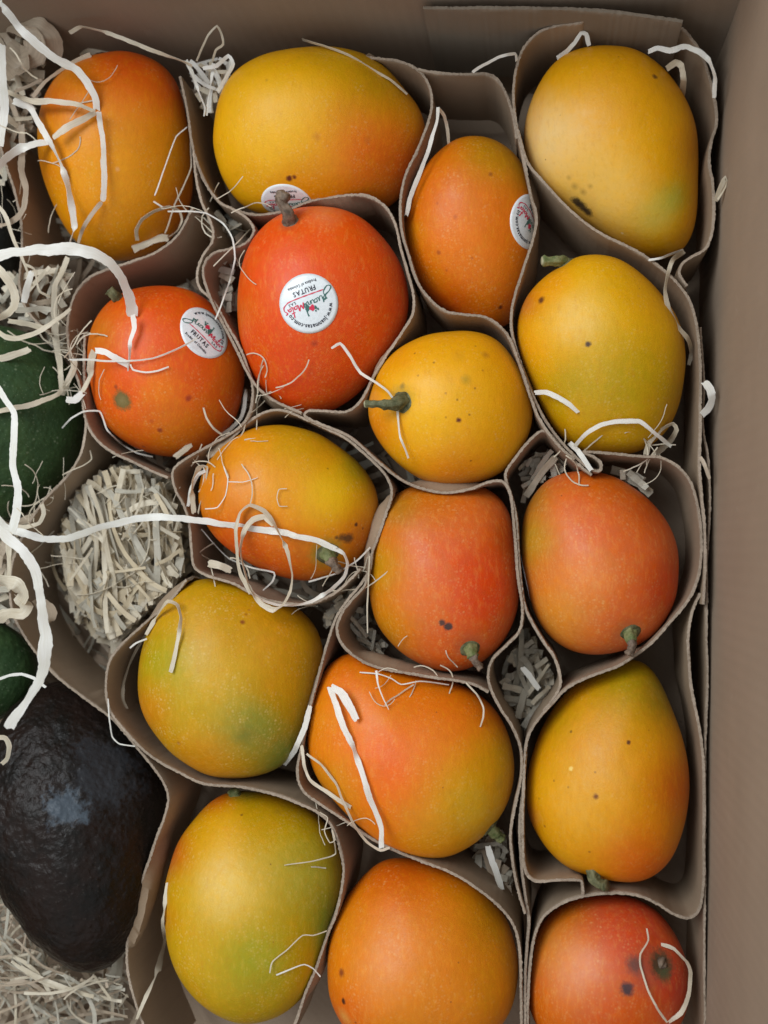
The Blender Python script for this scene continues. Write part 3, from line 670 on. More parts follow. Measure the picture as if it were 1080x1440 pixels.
# ------------------------------------------------------------------ card dividers
NR = 9
def card(label, pts, z=0.0, th=0.0016, depth=0.062, seed=0, mat=None, push=True):
    pts = [tuple(p) + (0.0,) if len(p) == 2 else tuple(p) for p in pts]
    c = catmull(pts, 2.2)
    line = []
    for i, (px, py, dz) in enumerate(c):
        X0 = P(px, py, 0)
        zz = z + dz + 0.0016 * noise.noise(Vector((X0.x * 28, X0.y * 28, seed))) + 0.00045 * noise.noise(Vector((X0.x * 420, X0.y * 420, seed)))
        line.append(P(px, py, zz))
    n = len(line); nor = []
    for i in range(n):
        a = line[max(0, i - 4)]; b = line[min(n - 1, i + 4)]; t = Vector((b.x - a.x, b.y - a.y, 0))
        t = t.normalized() if t.length > 1e-9 else Vector((1, 0, 0)); nor.append(Vector((-t.y, t.x, 0)))
    ds = [0, 0.0006, 0.003, 0.008, 0.015, 0.024, 0.035, 0.047, depth]
    V = []; Fc = []; fm = []
    disp = np.zeros((n, NR, 2))
    for k in range(NR):
        for i in range(n):
            p = Vector((line[i].x, line[i].y, line[i].z - ds[k]))
            q0 = p.copy()
            if push and ds[k] > 0.001:
                for fr in FRUITS:
                    if (p - fr.C).length > 0.075: continue
                    f = fr.f(p)
                    it = 0
                    while f < 1.03 and it < 10:
                        d = Vector((p.x - fr.C.x, p.y - fr.C.y, 0))
                        p += d.normalized() * max(0.0008, (1.03 - f) * 0.02); f = fr.f(p); it += 1
            disp[i, k] = (p.x - q0.x, p.y - q0.y)
    disp = np.clip(disp, -0.011, 0.011)
    for _ in range(3): disp[1:-1] = (disp[:-2] + 2 * disp[1:-1] + disp[2:]) / 4
    for side in (1, -1):
        for i in range(n):
            for k in range(NR):
                wob = 0.0004 * noise.noise(Vector((line[i].x * 60, line[i].y * 60, k * 0.7 + seed)))
                fr_ = (0.00036 * noise.noise(Vector((line[i].x * 900 + side * 9, line[i].y * 900, seed))) + random.gauss(0, 0.00010)) * (1.0 if k == 0 else 0.5) if k < 2 else 0
                tt = th / 2 * (0.80 if k == 0 else 1.0) + fr_
                zz = line[i].z - ds[k] + (0.0004 * noise.noise(Vector((line[i].x * 1100, line[i].y * 1100, side + seed))) if k == 0 else 0)
                V.append((line[i].x + disp[i, k, 0] + nor[i].x * (side * tt + wob), line[i].y + disp[i, k, 1] + nor[i].y * (side * tt + wob), zz))
    def ix(s, i, k): return s * n * NR + i * NR + k
    for i in range(n - 1):
        for k in range(NR - 1):
            Fc.append((ix(0, i, k), ix(0, i + 1, k), ix(0, i + 1, k + 1), ix(0, i, k + 1))); fm.append(1 if k == 0 else 0)
            Fc.append((ix(1, i, k), ix(1, i, k + 1), ix(1, i + 1, k + 1), ix(1, i + 1, k))); fm.append(1 if k == 0 else 0)
        Fc.append((ix(0, i, 0), ix(1, i, 0), ix(1, i + 1, 0), ix(0, i + 1, 0))); fm.append(1)
        Fc.append((ix(0, i, NR - 1), ix(0, i + 1, NR - 1), ix(1, i + 1, NR - 1), ix(1, i, NR - 1))); fm.append(0)
    for i in (0, n - 1):
        for k in range(NR - 1):
            fq = (ix(0, i, k), ix(0, i, k + 1), ix(1, i, k + 1), ix(1, i, k)); Fc.append(fq); fm.append(1)
    me_o = line[n // 2].copy(); me_o.z -= depth
    o = mk('card_strip', V, Fc, [mat or M_card, M_edge if mat is None else mat], None, me_o, True, fm)
    try:
        md = o.modifiers.new('edge', 'EDGE_SPLIT'); md.split_angle = math.radians(50)
    except Exception: pass
    tag(o, label, 'card divider', 'bent card strips between the fruit'); solid(V, Fc)
    return o

card('long card strip between the avocados at the left and the mango nests',
  [(119,470),(118,540),(121,590),(113,638),(94,670),(62,703),(33,750),(16,800),(15,850),(33,893),(67,938),(100,968),(140,997),(165,1018),(198,1058),(216,1080),(230,1100),(237,1123),(230,1153),(217,1187),(200,1237),(187,1263),(180,1300),(178,1343),(182,1377),(192,1415),(205,1450),(225,1500)], -0.002, seed=1)
card('card strip curling round the mottled green mango and down the right of the yellow-green one',
  [(262,815),(240,843),(200,880),(170,907),(153,933),(149,967),(154,997),(171,1022),(200,1053),(227,1073),(260,1091),(290,1103),(340,1107),(380,1116),(413,1127),(447,1143),(467,1163),(479,1197),(483,1230),(474,1280),(461,1313),(448,1353),(431,1393),(418,1430),(400,1475)], 0.0, seed=2)
card('card strip from the top left mango down the left of the small red mango',
  [(271,292),(250,330),(222,353),(190,366),(165,374),(147,380),(123,392),(104,417),(95,457),(98,500),(112,545),(118,580),(124,600),(137,620),(160,637),(187,650),(217,664),(236,672)], 0.002, seed=3)
card('card strip winding from beside the top left mango to a pocket under the looped shaving',
  [(272,212),(276,250),(283,283),(293,305),(299,322),(298,340),(284,362),(277,385),(281,405),(300,424),(318,455),(335,485),(347,515),(355,545),(352,578),(335,602),(300,623),(268,641),(248,655),(242,668),(247,690),(258,710),(266,735),(269,770),(273,797),(293,810),(327,820),(347,831),(373,843),(407,849),(440,848),(473,832),(495,812),(506,800)], 0.001, seed=4)
card('card strip cupping the left and lower side of the largest yellow mango at the top',
  [(253,107),(262,147),(268,190),(275,222),(288,256),(308,284),(326,293)], 0.0, seed=5)
card('small S-shaped card strip at the left of the bright red-orange mango',
  [(314,288),(338,300),(352,312),(357,326),(345,342),(322,350),(302,355),(289,368),(286,388),(296,420),(312,452),(330,487),(346,520),(360,542),(380,560),(405,573),(424,581)], 0.002, seed=6)
card('longest winding card strip, from the top sticker past the red-orange mango',
  [(330,296),(362,302),(398,297),(433,284),(467,277),(507,274),(530,281),(547,297),(557,320),(564,352),(573,383),(581,413),(581,440),(567,465),(545,497),(526,528),(508,563),(487,579),(453,578),(434,578),(429,585),(447,595),(480,608),(503,623),(533,650),(563,673),(593,687),(627,693),(660,688),(687,678),(706,677),(716,690),(721,715),(725,765),(729,813),(735,855),(731,887),(713,907),(693,927),(687,950),(692,973),(705,998),(722,1025),(733,1057),(732,1097),(724,1133),(718,1173),(721,1213),(729,1255),(738,1285)], 0.0, seed=7)
card('card strip between the largest yellow mango and the sunken orange mango',
  [(512,80),(540,83),(567,88),(590,100),(603,120),(607,145),(602,173),(587,210),(570,247),(563,283),(564,320),(574,358),(588,398),(605,421),(627,438),(652,442),(680,445),(700,456),(716,475),(727,503),(737,530),(747,560),(757,586),(772,610),(792,633),(808,646)], 0.003, seed=8)
card('card strip behind the sunken orange mango against the top of the box',
  [(588,97,.004),(600,100,.004),(623,103,.004),(663,104,.004),(684,104,.003),(700,113,.002),(713,135,0),(721,160,0),(727,195,0)], 0.0, seed=9)
card('long card strip with a curled end down the right-hand column of mangoes',
  [(818,17,.022),(818,30,.018),(787,35,.014),(760,44,.010),(737,67,.006),(726,97,.004),(722,133,.002),(726,175),(737,227),(747,275),(754,302),(750,335),(737,377),(723,420),(719,455),(725,490),(739,530),(753,565),(770,596),(795,628),(818,650),(836,662),(845,660),(844,650),(834,642),(820,636),(838,636),(860,638),(907,642),(927,643),(948,652),(967,671),(978,697),(984,730),(987,765),(985,795),(979,820),(967,845),(947,870),(920,900),(893,922),(870,936),(847,945),(812,959),(792,972),(779,987),(760,1007),(744,1033),(738,1063),(736,1113),(735,1180),(738,1222),(753,1239),(787,1238),(814,1238),(819,1243),(820,1258)], 0.0, seed=10)
card('card strip between the pale yellow and yellow-green mangoes, running down the right side',
  [(728,182),(741,225),(761,252),(790,284),(820,311),(850,331),(885,348),(913,364),(937,383),(957,403),(972,427),(981,467),(985,515),(985,580),(984,650),(987,700),(991,740),(992,800),(989,850)], 0.001, seed=11)
card('card strip with wavy edge behind the pale yellow mango in the top right corner',
  [(818,14,.024),(863,15,.024),(907,23,.022),(947,33,.018),(967,47,.014),(984,72,.010),(996,103,.006),(1005,140,.003),(1008,172),(1001,198),(997,228),(1002,255),(1004,290),(1001,328),(992,350),(973,361),(960,370),(955,385),(966,402)], 0.0, seed=12)
card('card strip left of the salmon-orange mango, peaked under the curled card end',
  [(832,668),(812,652),(793,634),(778,615),(763,606),(747,617),(728,640),(713,660),(711,673),(718,695),(726,730),(729,780),(733,825),(739,855),(750,878),(766,905),(780,925),(787,948),(787,966),(776,986),(764,1000)], -0.001, seed=13)
card('card strip running left of and under the wide orange and yellow mango',
  [(293,644),(314,629),(333,609),(353,590),(378,578),(402,578),(427,588),(453,600),(487,617),(520,645),(543,670),(551,693),(543,722),(531,757),(523,778),(520,799),(508,820),(488,845),(471,872),(458,913),(444,963),(433,1007),(424,1050),(418,1085),(426,1112),(453,1133),(480,1150),(520,1178),(560,1198),(593,1211),(633,1227),(667,1247),(700,1273),(722,1302),(731,1340),(733,1400),(733,1480)], -0.001, seed=14)
card('card strip curving under the central orange-red mango with the green stem',
  [(517,772),(519,795),(513,822),(495,843),(480,864),(474,886),(484,910),(508,929),(537,940),(570,946),(607,952),(640,957),(667,963),(687,973)], 0.0, seed=15)
card('thin card strip standing upright between the bottom row and the pear-shaped mango',
  [(739,1060),(736,1100),(731,1160),(734,1220),(739,1262),(744,1295),(741,1330),(738,1380),(738,1480)], -0.003, seed=16)
card('card strip round the foot of the pear-shaped mango, arching over the blemished mango',
  [(984,834),(974,860),(968,893),(969,925),(972,965),(981,1010),(988,1053),(990,1100),(990,1160),(989,1240),(984,1277),(970,1291),(948,1286),(927,1273),(900,1261),(873,1256),(843,1257),(810,1263),(783,1274),(762,1292),(751,1320),(745,1360),(742,1410),(742,1480)], -0.004, seed=17)
card('outermost thin card strip pressed against the right wall of the box',
  [(985,460),(990,540),(989,600),(995,640),(998,690),(997,740),(994,800),(994,900),(995,960),(992,1050),(991,1200),(991,1480)], -0.006, th=0.0012, seed=18, push=False)
card('card strip at the far left of the top left mango, half hidden by shavings',
  [(-10,170),(8,232),(20,267),(29,310),(31,350),(27,400),(40,440),(70,470)], -0.002, seed=19)
ins = card('flat dull card panel standing against the top wall of the box', [(595,11),(700,11),(819,13),(905,22),(960,30)], 0.030, 0.002, 0.08, 20, M_insert, False)

# ------------------------------------------------------------------ wood wool
def inside(poly, x, y):
    r = False; n = len(poly)
    for i in range(n):
        x1, y1 = poly[i]; x2, y2 = poly[(i + 1) % n]
        if (y1 > y) != (y2 > y) and x < (x2 - x1) * (y - y1) / (y2 - y1) + x1: r = not r
    return r
def ribbon_geo(pts, nrm, width, th, uvoff=0.0, taper=True):
    """closed flat ribbon through pts; nrm[i] = face normal; width per point"""
    V = []; Fc = []; UV = []
    n = len(pts); L = 0
    for i in range(n):
        t = (pts[min(i + 1, n - 1)] - pts[max(i - 1, 0)]).normalized()
        s = t.cross(nrm[i]).normalized(); nn = s.cross(t)
        wd = width[i] / 2
        V += [pts[i] + s * wd + nn * th / 2, pts[i] - s * wd + nn * th / 2, pts[i] - s * wd - nn * th / 2, pts[i] + s * wd - nn * th / 2]
        if i: L += (pts[i] - pts[i - 1]).length
        UV.append((L * 100 + uvoff))
    for i in range(n - 1):
        a = 4 * i; b = a + 4
        for k in range(4): Fc.append((a + k, a + (k + 1) % 4, b + (k + 1) % 4, b + k))
    Fc.append((3, 2, 1, 0)); e = 4 * (n - 1); Fc.append((e, e + 1, e + 2, e + 3))
    return V, Fc, UV
def ribbon_smooth(pts, nrm, width, th, sd, ragged=0.0):
    """like ribbon_geo but the four sides keep their own vertices, so the faces shade smoothly; slightly cupped, torn ends"""
    V = []; Fc = []; UV = []; n = len(pts); L = 0; M = 3
    rows = []
    for i in range(n):
        t = (pts[min(i + 1, n - 1)] - pts[max(i - 1, 0)]).normalized(); s_ = t.cross(nrm[i]).normalized(); nn = s_.cross(t)
        if i: L += (pts[i] - pts[i - 1]).length
        wl = width[i] / 2 * (1 + random.gauss(0, 0.05) + ragged * noise.noise(Vector((i * 0.22, sd * 1.3, 1)))); wr_ = width[i] / 2 * (1 + random.gauss(0, 0.05) + ragged * noise.noise(Vector((i * 0.22, sd * 1.3, 9))))
        cup = width[i] * 0.008
        ring = [pts[i] - s_ * wr_ - nn * 0, pts[i] - s_ * wr_ * .35 + nn * cup, pts[i] + s_ * wl * .35 + nn * cup, pts[i] + s_ * wl]
        if i in (0, n - 1):
            jag = [random.uniform(-1, 1) * width[i] * 0.22 for _ in range(4)]; ring = [r_ + t * j_ for r_, j_ in zip(ring, jag)]
        rows.append((ring, nn, L))
    for side in (1, -1):
        b0 = len(V)
        for ring, nn, l in rows:
            for k, r_ in enumerate(ring): V.append(r_ + nn * (side * th / 2)); UV.append((l * 100 + sd, sd + 0.3 * k / 3))
        for i in range(n - 1):
            for k in range(3):
                a = b0 + 4 * i + k; f_ = (a, a + 1, a + 5, a + 4); Fc.append(f_ if side == -1 else f_[::-1])
    for k in (0, 3):
        b0 = len(V)
        for ring, nn, l in rows:
            for side in (1, -1): V.append(ring[k] + nn * (side * th / 2)); UV.append((l * 100 + sd, sd + 0.3 * k / 3))
        for i in range(n - 1):
            a = b0 + 2 * i; Fc.append((a, a + 1, a + 3, a + 2))
    return V, Fc, UV
def add_uv(me, nseg_list):
    """u runs along each ribbon (cm), v across"""
    uvl = me.uv_layers.new(name='UVMap')
    co = [0.0] * (2 * len(me.loops)); vmap = nseg_list
    for li, l in enumerate(me.loops):
        u, v = vmap[l.vertex_index]; co[2 * li] = u; co[2 * li + 1] = v
    uvl.data.foreach_set('uv', co)

def wool(name, label, regions, mats):
    """a mass of random ribbons: regions = [(polygon px, zlow, zhigh, count, width px (lo,hi), length px (lo,hi), angle or None, spread)]"""
    V = []; Fc = []; vm = []; fm = []
    for (poly, z0, z1, cnt, wr, lr, ang, spread) in regions:
        xs = [p[0] for p in poly]; ys = [p[1] for p in poly]
        cx = sum(xs) / len(xs); cy = sum(ys) / len(ys)
        k = 0; tries = 0
        while k < cnt and tries < cnt * 30:
            tries += 1
            x = random.uniform(min(xs), max(xs)); y = random.uniform(min(ys), max(ys))
            if not inside(poly, x, y): continue
            a = random.uniform(0, 2 * math.pi) if ang is None else math.radians(ang) + random.gauss(0, spread) + (math.pi if random.random() < .5 else 0)
            length = random.uniform(*lr); z = z0 + (z1 - z0) * (k / cnt) ** 0.8
            curv = random.gauss(0, 0.035 if random.random() < 0.7 else 0.09); dz = random.gauss(0, 0.0009)
            step = 7.0; pts = []; d = 0; zz = z
            while d < length:
                if not inside(poly, x, y): break
                pts.append(P(x, y, zz)); x += step * math.cos(a); y += step * math.sin(a); a += curv + random.gauss(0, 0.05); curv += random.gauss(0, .01)
                zz += dz + random.gauss(0, 0.0004); dz *= .9; zz = max(z0 - .004, min(z1 + .006, zz)); d += step
            if len(pts) < 3: continue
            k += 1
            tw = random.uniform(-0.45, 0.45); dt = random.gauss(0, 0.05)
            nr = []; wd = []; wpx = random.uniform(*wr)
            for i in range(len(pts)):
                t = (pts[min(i + 1, len(pts) - 1)] - pts[max(i - 1, 0)]).normalized()
                up = Vector((0, 0, 1)); up = (up - t * up.dot(t)).normalized(); up.rotate(Quaternion(t, tw)); tw += dt
                nr.append(up); wd.append(wpx * 0.00037 * (1 + 0.15 * random.gauss(0, .5)))
            v, f, u = ribbon_geo(pts, nr, wd, 0.00022); n = len(V)
            V += v; Fc += [tuple(i + n for i in t) for t in f]
            off = random.uniform(0, 50)
            for i, uu in enumerate(u): vm += [(uu + off, off + 0.0), (uu + off, off + .3), (uu + off, off + .33), (uu + off, off + .03)]
            mi = random.choices(range(len(mats)), [4, 3, 2, 1][:len(mats)])[0]; fm += [mi] * len(f)
    org = sum(V, Vector()) / len(V)
    o = mk(name, V, Fc, mats, None, org, False, fm); add_uv(o.data, vm)
    tag(o, label, 'wood wool', None, 'stuff'); solid(V, Fc)
    return o

full = [(-320, 60), (60, 60), (300, 300), (330, 480), (560, 640), (620, 700), (500, 930), (400, 1040), (250, 1130), (190, 1480), (-320, 1480)]
wool('wood_wool', 'bed of wood wool under the left half of the fruit, dim between card strips', [(full, -0.074, -0.060, 750, (7, 12), (60, 200), None, 0)], [M_grey, M_tan])
nest = [(150,655),(185,655),(232,682),(248,705),(256,740),(260,780),(258,806),(232,838),(200,868),(163,902),(135,885),(108,850),(90,805),(84,760),(92,715),(118,680)]
wool('wood_wool', 'dense nest of pale wood wool filling the empty cell left of the looped shaving', [([(140,640),(240,660),(270,720),(275,800),(210,880),(165,925),(110,880),(70,800),(80,720)], -0.060, -0.046, 170, (7, 12), (60, 200), None, 0), (nest, -0.050, -0.026, 300, (7, 12), (110, 260), 86, 0.30), (nest, -0.029, -0.019, 110, (7, 12), (100, 260), 80, 0.38), ([(108,838),(140,800),(200,800),(240,820),(200,868),(163,904),(135,888)], -0.046, -0.020, 130, (7, 12), (50, 120), 60, 0.7), (nest, -0.020, -0.012, 22, (2, 8), (40, 130), 20, 0.8)], [M_cream, M_cream2, M_grey])
wool('wood_wool', 'shadowed wood wool in the gap between the central and salmon-orange mangoes', [([(733,872),(752,895),(768,920),(777,945),(775,970),(748,1010),(740,1035),(726,1015),(705,985),(700,955),(712,925),(730,905)], -0.066, -0.042, 70, (6, 11), (60, 140), None, 0)], [M_grey, M_cream])
wool('wood_wool', 'wood wool in the small gap between the mottled mango and the central orange-red one', [([(482,862),(500,845),(512,850),(524,880),(545,908),(540,925),(505,915),(485,900)], -0.060, -0.038, 36, (5, 10), (40, 90), None, 0), ([(452,868),(478,838),(505,818),(498,838),(470,868),(458,890)], -0.045, -0.022, 22, (5, 11), (25, 70), None, 0)], [M_grey, M_cream])
wool('wood_wool', 'wood wool behind the stem of the wide orange and yellow mango', [([(655,1205),(690,1160),(715,1170),(715,1215),(726,1260),(722,1285),(690,1250)], -0.056, -0.040, 36, (6, 12), (30, 80), None, 0)], [M_grey, M_tan])
wool('wood_wool', 'wood wool tucked above the salmon-orange mango in its nest', [([(728,660),(745,640),(775,632),(800,650),(800,665),(760,680),(735,710)], -0.052, -0.028, 40, (5, 11), (50, 110), None, 0), ([(850,660),(880,660),(915,680),(925,705),(895,690)], -0.040, -0.018, 9, (8, 13), (30, 70), 40, 0.5)], [M_grey, M_cream])
wool('wood_wool', 'wood wool in the crooked gap between the top left mango and the red-orange one', [([(280,300),(300,295),(320,300),(345,315),(330,340),(300,345),(292,330)], -0.045, -0.022, 16, (5, 11), (25, 60), None, 0), ([(292,372),(325,352),(345,350),(338,375),(330,400),(328,450),(312,440),(296,410)], -0.040, -0.016, 26, (5, 11), (25, 70), None, 0)], [M_grey, M_cream])
wool('wood_wool', 'wood wool tuft between the two mangoes at the top left', [([(262,85),(300,80),(330,85),(322,110),(300,160),(290,170),(278,140)], -0.035, -0.004, 36, (4, 8), (40, 90), 75, 0.5)], [M_white, M_cream])
wool('wood_wool', 'loose tangle of fine wood wool in the bottom left corner under the black avocado', [([(-60,1270),(10,1270),(40,1310),(80,1355),(120,1375),(172,1370),(180,1400),(190,1430),(100,1450),(-60,1450)], -0.050, -0.020, 120, (2, 6), (80, 220), None, 0), ([(-40,1300),(30,1320),(90,1370),(170,1370),(185,1410),(100,1410),(-40,1390)], -0.022, -0.008, 55, (2, 6), (80, 220), 15, 0.5)], [M_grey, M_tan, M_cream])
wool('wood_wool', 'heap of tangled wood wool in the top left corner of the box', [([(-120,-10),(60,5),(78,50),(62,110),(50,170),(30,230),(10,260),(-120,260)], -0.050, -0.004, 170, (7, 14), (60, 170), None, 0)], [M_cream, M_tan, M_grey])
wool('wood_wool', 'wood wool between the small red mango and the green avocado at the left edge', [([(30,380),(80,370),(105,385),(95,420),(92,460),(96,500),(112,540),(100,520),(70,460),(30,450),(-40,440),(-40,380)], -0.045, -0.006, 70, (5, 11), (40, 120), None, 0)], [M_cream, M_grey, M_tan])
wool('wood_wool', 'wood wool between the two green avocados at the left edge', [([(-60,740),(20,735),(55,715),(30,760),(18,800),(15,850),(20,880),(-60,870)], -0.040, -0.004, 80, (6, 12), (40, 120), None, 0)], [M_cream, M_tan, M_grey])

# ------------------------------------------------------------------ single shavings laid over everything
SB = BVHTree.FromPolygons(SOLID_V, SOLID_F)
def strand(label, wpx, pts, lift=1.2, mat=M_white, z=None, twist=0.5, cat='wood shaving', name='wood_shaving', thin_end=False, seed=None, win=7):
    """lay a ribbon over the fruit along a traced line; lift in mm above what lies beneath, or z (m) = fixed height"""
    sd = len(bpy.data.objects) if seed is None else seed
    c = catmull([p[:2] for p in pts], 4.0); n = len(c)
    wpx = wpx * (0.93 if wpx >= 10 else 0.88 if wpx > 5 else 0.80)
    lin = []
    A_ = [np.array(p[:2], float) for p in pts]
    for i_ in range(len(A_) - 1):
        n_ = max(1, int(round(np.linalg.norm(A_[i_ + 1] - A_[i_]) / 4.0)))
        lin += [A_[i_] + (A_[i_ + 1] - A_[i_]) * k_ / n_ for k_ in range(n_)]
    lin.append(A_[-1])
    if len(lin) == n: c = [0.55 * a_ + 0.45 * b_ for a_, b_ in zip(c, lin)]
    rs = random.Random(sd * 31 + 5); kink = 0.0; kinks = []
    for i_ in range(n):
        if rs.random() < 0.07: kink = rs.uniform(-1, 1) * min(1.25, twist * 2.6)
        kinks.append(kink)
    for _ in range(1): kinks = [(kinks[max(0, i_ - 1)] + kinks[i_] * 2 + kinks[min(n - 1, i_ + 1)]) / 4 for i_ in range(n)]
    for i_ in range(n):
        c[i_] = c[i_] + np.array([1.6 * noise.noise(Vector((i_ * .11, sd * 2.1, 0))), 1.6 * noise.noise(Vector((i_ * .11, sd * 2.1, 7)))])
    if z is None:
        ts = []
        for p in c:
            d = ray(p[0], p[1]); h = SB.ray_cast(CAM, d); ts.append((h[0] - CAM).length if h[0] is not None else (P(p[0], p[1], -0.03) - CAM).length)
        m = [min(ts[max(0, i - win):i + win + 1]) for i in range(n)]
        for _ in range(4): m = [(m[max(0, i - 1)] + 2 * m[i] + m[min(n - 1, i + 1)]) / 4 for i in range(n)]
        m = [min(a, b) - lift * 0.001 - 0.0006 for a, b in zip(m, ts)]
        for _ in range(2): m = [(m[max(0, i - 1)] + 2 * m[i] + m[min(n - 1, i + 1)]) / 4 for i in range(n)]
        X = [CAM + ray(p[0], p[1]) * t for p, t in zip(c, m)]
    else:
        if not isinstance(z, (list, tuple)): z = (z, z)
        X = []
        for i, p in enumerate(c):
            s = i / max(1, n - 1) * (len(z) - 1); k = min(int(s), len(z) - 2); zz = z[k] + (z[k + 1] - z[k]) * (s - k)
            X.append(P(p[0], p[1], zz))
    nr = []; wd = []
    for i in range(n):
        t = (X[min(i + 1, n - 1)] - X[max(i - 1, 0)]).normalized(); v = (CAM - X[i]).normalized(); v = (v - t * v.dot(t)).normalized()
        a = 0.15 + kinks[i] + twist * 1.6 * noise.noise(Vector((i * 0.085, sd * 3.7, 0)))
        v.rotate(Quaternion(t, a)); nr.append(v)
        dist = (X[i] - CAM).length
        s = i / max(1, n - 1)
        k = 1.0
        if thin_end: k = 1 - 0.7 * s
        k *= 1 + 0.40 * noise.noise(Vector((i * 0.05, sd, 5.0)))
        k *= min(1, 0.85 + min(i, n - 1 - i) * 0.08)
        wd.append(wpx * k * dist / F)
    th = 0.00016 if wpx > 4 else 0.0002
    V, Fc, vm = ribbon_smooth(X, nr, wd, th, sd * 1.7, 0.24 if wpx > 3 else 0.2)
    o = mk(name, V, Fc, mat, None, X[n // 2], True); add_uv(o.data, vm)
    tag(o, label, cat, 'loose wood shavings lying over the fruit')
    return o
W, C_, T_, G_ = M_white, M_cream, M_tan, M_grey
strand('thick white shaving slanting from the top left corner down over the top left mango', 11, [(-10,-12),(5,10),(22,32),(45,57),(78,82),(105,97),(122,115),(133,135),(137,155)], z=(.055,.05,.035,.022), twist=.35)
strand('straight white shaving hanging down the middle of the top left mango', 8.5, [(139,158),(144,190),(146,230),(147,262),(145,282)], 3, W, twist=.3)
strand('tan shaving fragment on the lower middle of the top left mango', 6, [(143,284),(128,302),(118,320),(110,342)], 2, T_, twist=.3)
strand('cream shaving running level from the left edge to the middle of the top left mango', 8, [(-5,126),(18,132),(45,141),(75,142),(105,146),(132,156)], z=(.014,.030,.034), mat=C_, twist=.5)
strand('short cream shaving slanting left from the crossing on the top left mango', 8, [(136,158),(120,166),(97,177),(75,193)], 4, C_, twist=.6)
strand('long cream shaving down the left side of the top left mango to its foot', 10, [(20,142),(42,150),(55,172),(72,203),(86,230),(96,262),(101,295),(104,320),(98,342)], z=(.02,.024,.012,.006), mat=W, twist=.6)
strand('cream shaving bending from the mango foot across the green avocado to the left edge', 9, [(96,360),(86,385),(77,403),(76,440),(79,480),(85,520),(86,548),(75,558),(45,568),(15,575),(-10,582)], 2.2, C_, twist=.3)
strand('bright shaving crossing the left edge beside the top left mango', 10, [(-8,240),(10,222),(28,208),(50,202),(72,200)], z=(.028,.022,.018), mat=W, twist=.5)
strand('broadest white shaving arching from the left edge onto the small red mango', 16, [(-10,360),(20,355),(60,351),(100,350),(132,356),(155,370),(172,392),(181,418),(187,445)], z=(.05,.048,.042,.032,.02), mat=W, twist=.35)
strand('end of the broad white shaving hanging down the small red mango', 8, [(187,443),(189,462),(183,480),(182,500),(180,522)], 3, W, twist=.5, thin_end=True)
strand('shaving along the top edge of the top left mango', 6, [(98,46),(115,37),(138,43),(172,54),(212,70),(245,82),(270,92)], z=(0.012,.016,.016,.010), mat=C_, twist=.7)
strand('short flat shaving on the crown of the top left mango', 10, [(115,80),(128,72),(142,67),(160,69)], 1.6, C_, twist=.4)
strand('thin cream shaving behind the crown of the top left mango', 6, [(46,136),(64,115),(85,98),(110,84),(128,76)], z=(.012,.012,.01), mat=C_, twist=.4)
strand('small hooked shaving standing up left of the largest yellow mango', 3.5, [(277,86),(284,68),(293,50),(305,37),(311,48),(314,62),(304,70),(299,86)], z=(0,.012,.018,.01), mat=C_)
strand('forked pale shaving beside the left end of the largest yellow mango', 6, [(262,84),(270,104),(280,130),(288,150),(287,164)], z=(.008,.006,0), mat=W)
strand('second pale shaving of the tuft beside the largest yellow mango', 6, [(300,90),(298,112),(294,138),(290,162)], z=(.008,.006,0), mat=W)
strand('bent pale shaving of the tuft touching the largest yellow mango', 6, [(285,96),(305,93),(322,78),(328,90),(318,108),(306,130)], z=(.01,.016,.006), mat=W)
strand('hair-thin fibre on the right half of the top left mango', 2, [(263,178),(247,192),(235,225),(224,255),(217,275)], .5, W, twist=0, name='wood_fibre', cat='wood fibre')
strand('short hair-thin fibre beside the hook on the top left mango', 3, [(216,283),(229,291)], .5, W, twist=0, name='wood_fibre', cat='wood fibre')
strand('thin fibre curving up the lower right of the top left mango', 2.4, [(268,200),(269,235),(258,262),(246,288),(238,310),(231,328)], .6, C_, twist=0, name='wood_fibre', cat='wood fibre')
strand('curled shaving loop at the lower right of the top left mango', 6.5, [(193,338),(192,322),(200,308),(218,298),(238,291),(252,297),(256,310),(249,324),(236,334),(222,340)], 1.5, C_, twist=.8)
strand('broad rolled shaving lying under the loop on the top left mango', 13, [(187,352),(198,344),(214,338),(228,334),(236,335)], 1.2, C_, twist=.3)
strand('long thin fibre from the top left mango down to the tilted sticker', 2.6, [(236,297),(262,297),(290,299),(313,314),(327,336),(330,365),(323,395),(314,422),(303,450)], 1.5, W, twist=0, name='wood_fibre', cat='wood fibre')
strand('thin fibre across the crooked gap left of the red-orange mango', 2, [(352,322),(338,338),(318,356),(300,375)], 1.2, C_, twist=0, name='wood_fibre', cat='wood fibre')
strand('thin shaving over the top right shoulder of the largest yellow mango', 4.5, [(383,52),(400,51),(420,54),(455,64),(492,79),(522,95),(548,112),(573,133)], 1.0, C_, twist=.4)
strand('long narrow shaving standing between the largest yellow and the sunken orange mango', 6, [(616,152),(613,172),(603,208),(590,243),(578,275),(570,303)], z=(.006,.004,-.002), mat=W, twist=.3)
strand('short folded end of the narrow shaving behind the sunken orange mango', 5, [(617,151),(625,162),(629,182),(631,202)], z=(.006,-.006,-.012), mat=C_, twist=.3)
strand('narrow shaving bent over the card behind the sunken orange mango', 5, [(664,102),(680,92),(702,80),(724,76),(726,86)], z=(.008,.014,.016,.01), mat=W, twist=.3)
strand('short shaving at the upper left of the pale yellow mango', 7, [(784,82),(797,73),(808,60),(817,46),(824,48),(828,64)], 1.5, W, twist=.5)
strand('bent shaving over the card rim right of the pale yellow mango', 7.5, [(912,73),(925,68),(942,71),(965,65),(982,72),(998,88),(1006,110),(1004,137)], z=(.012,.022,.024,.022,.01), mat=W, twist=.5)
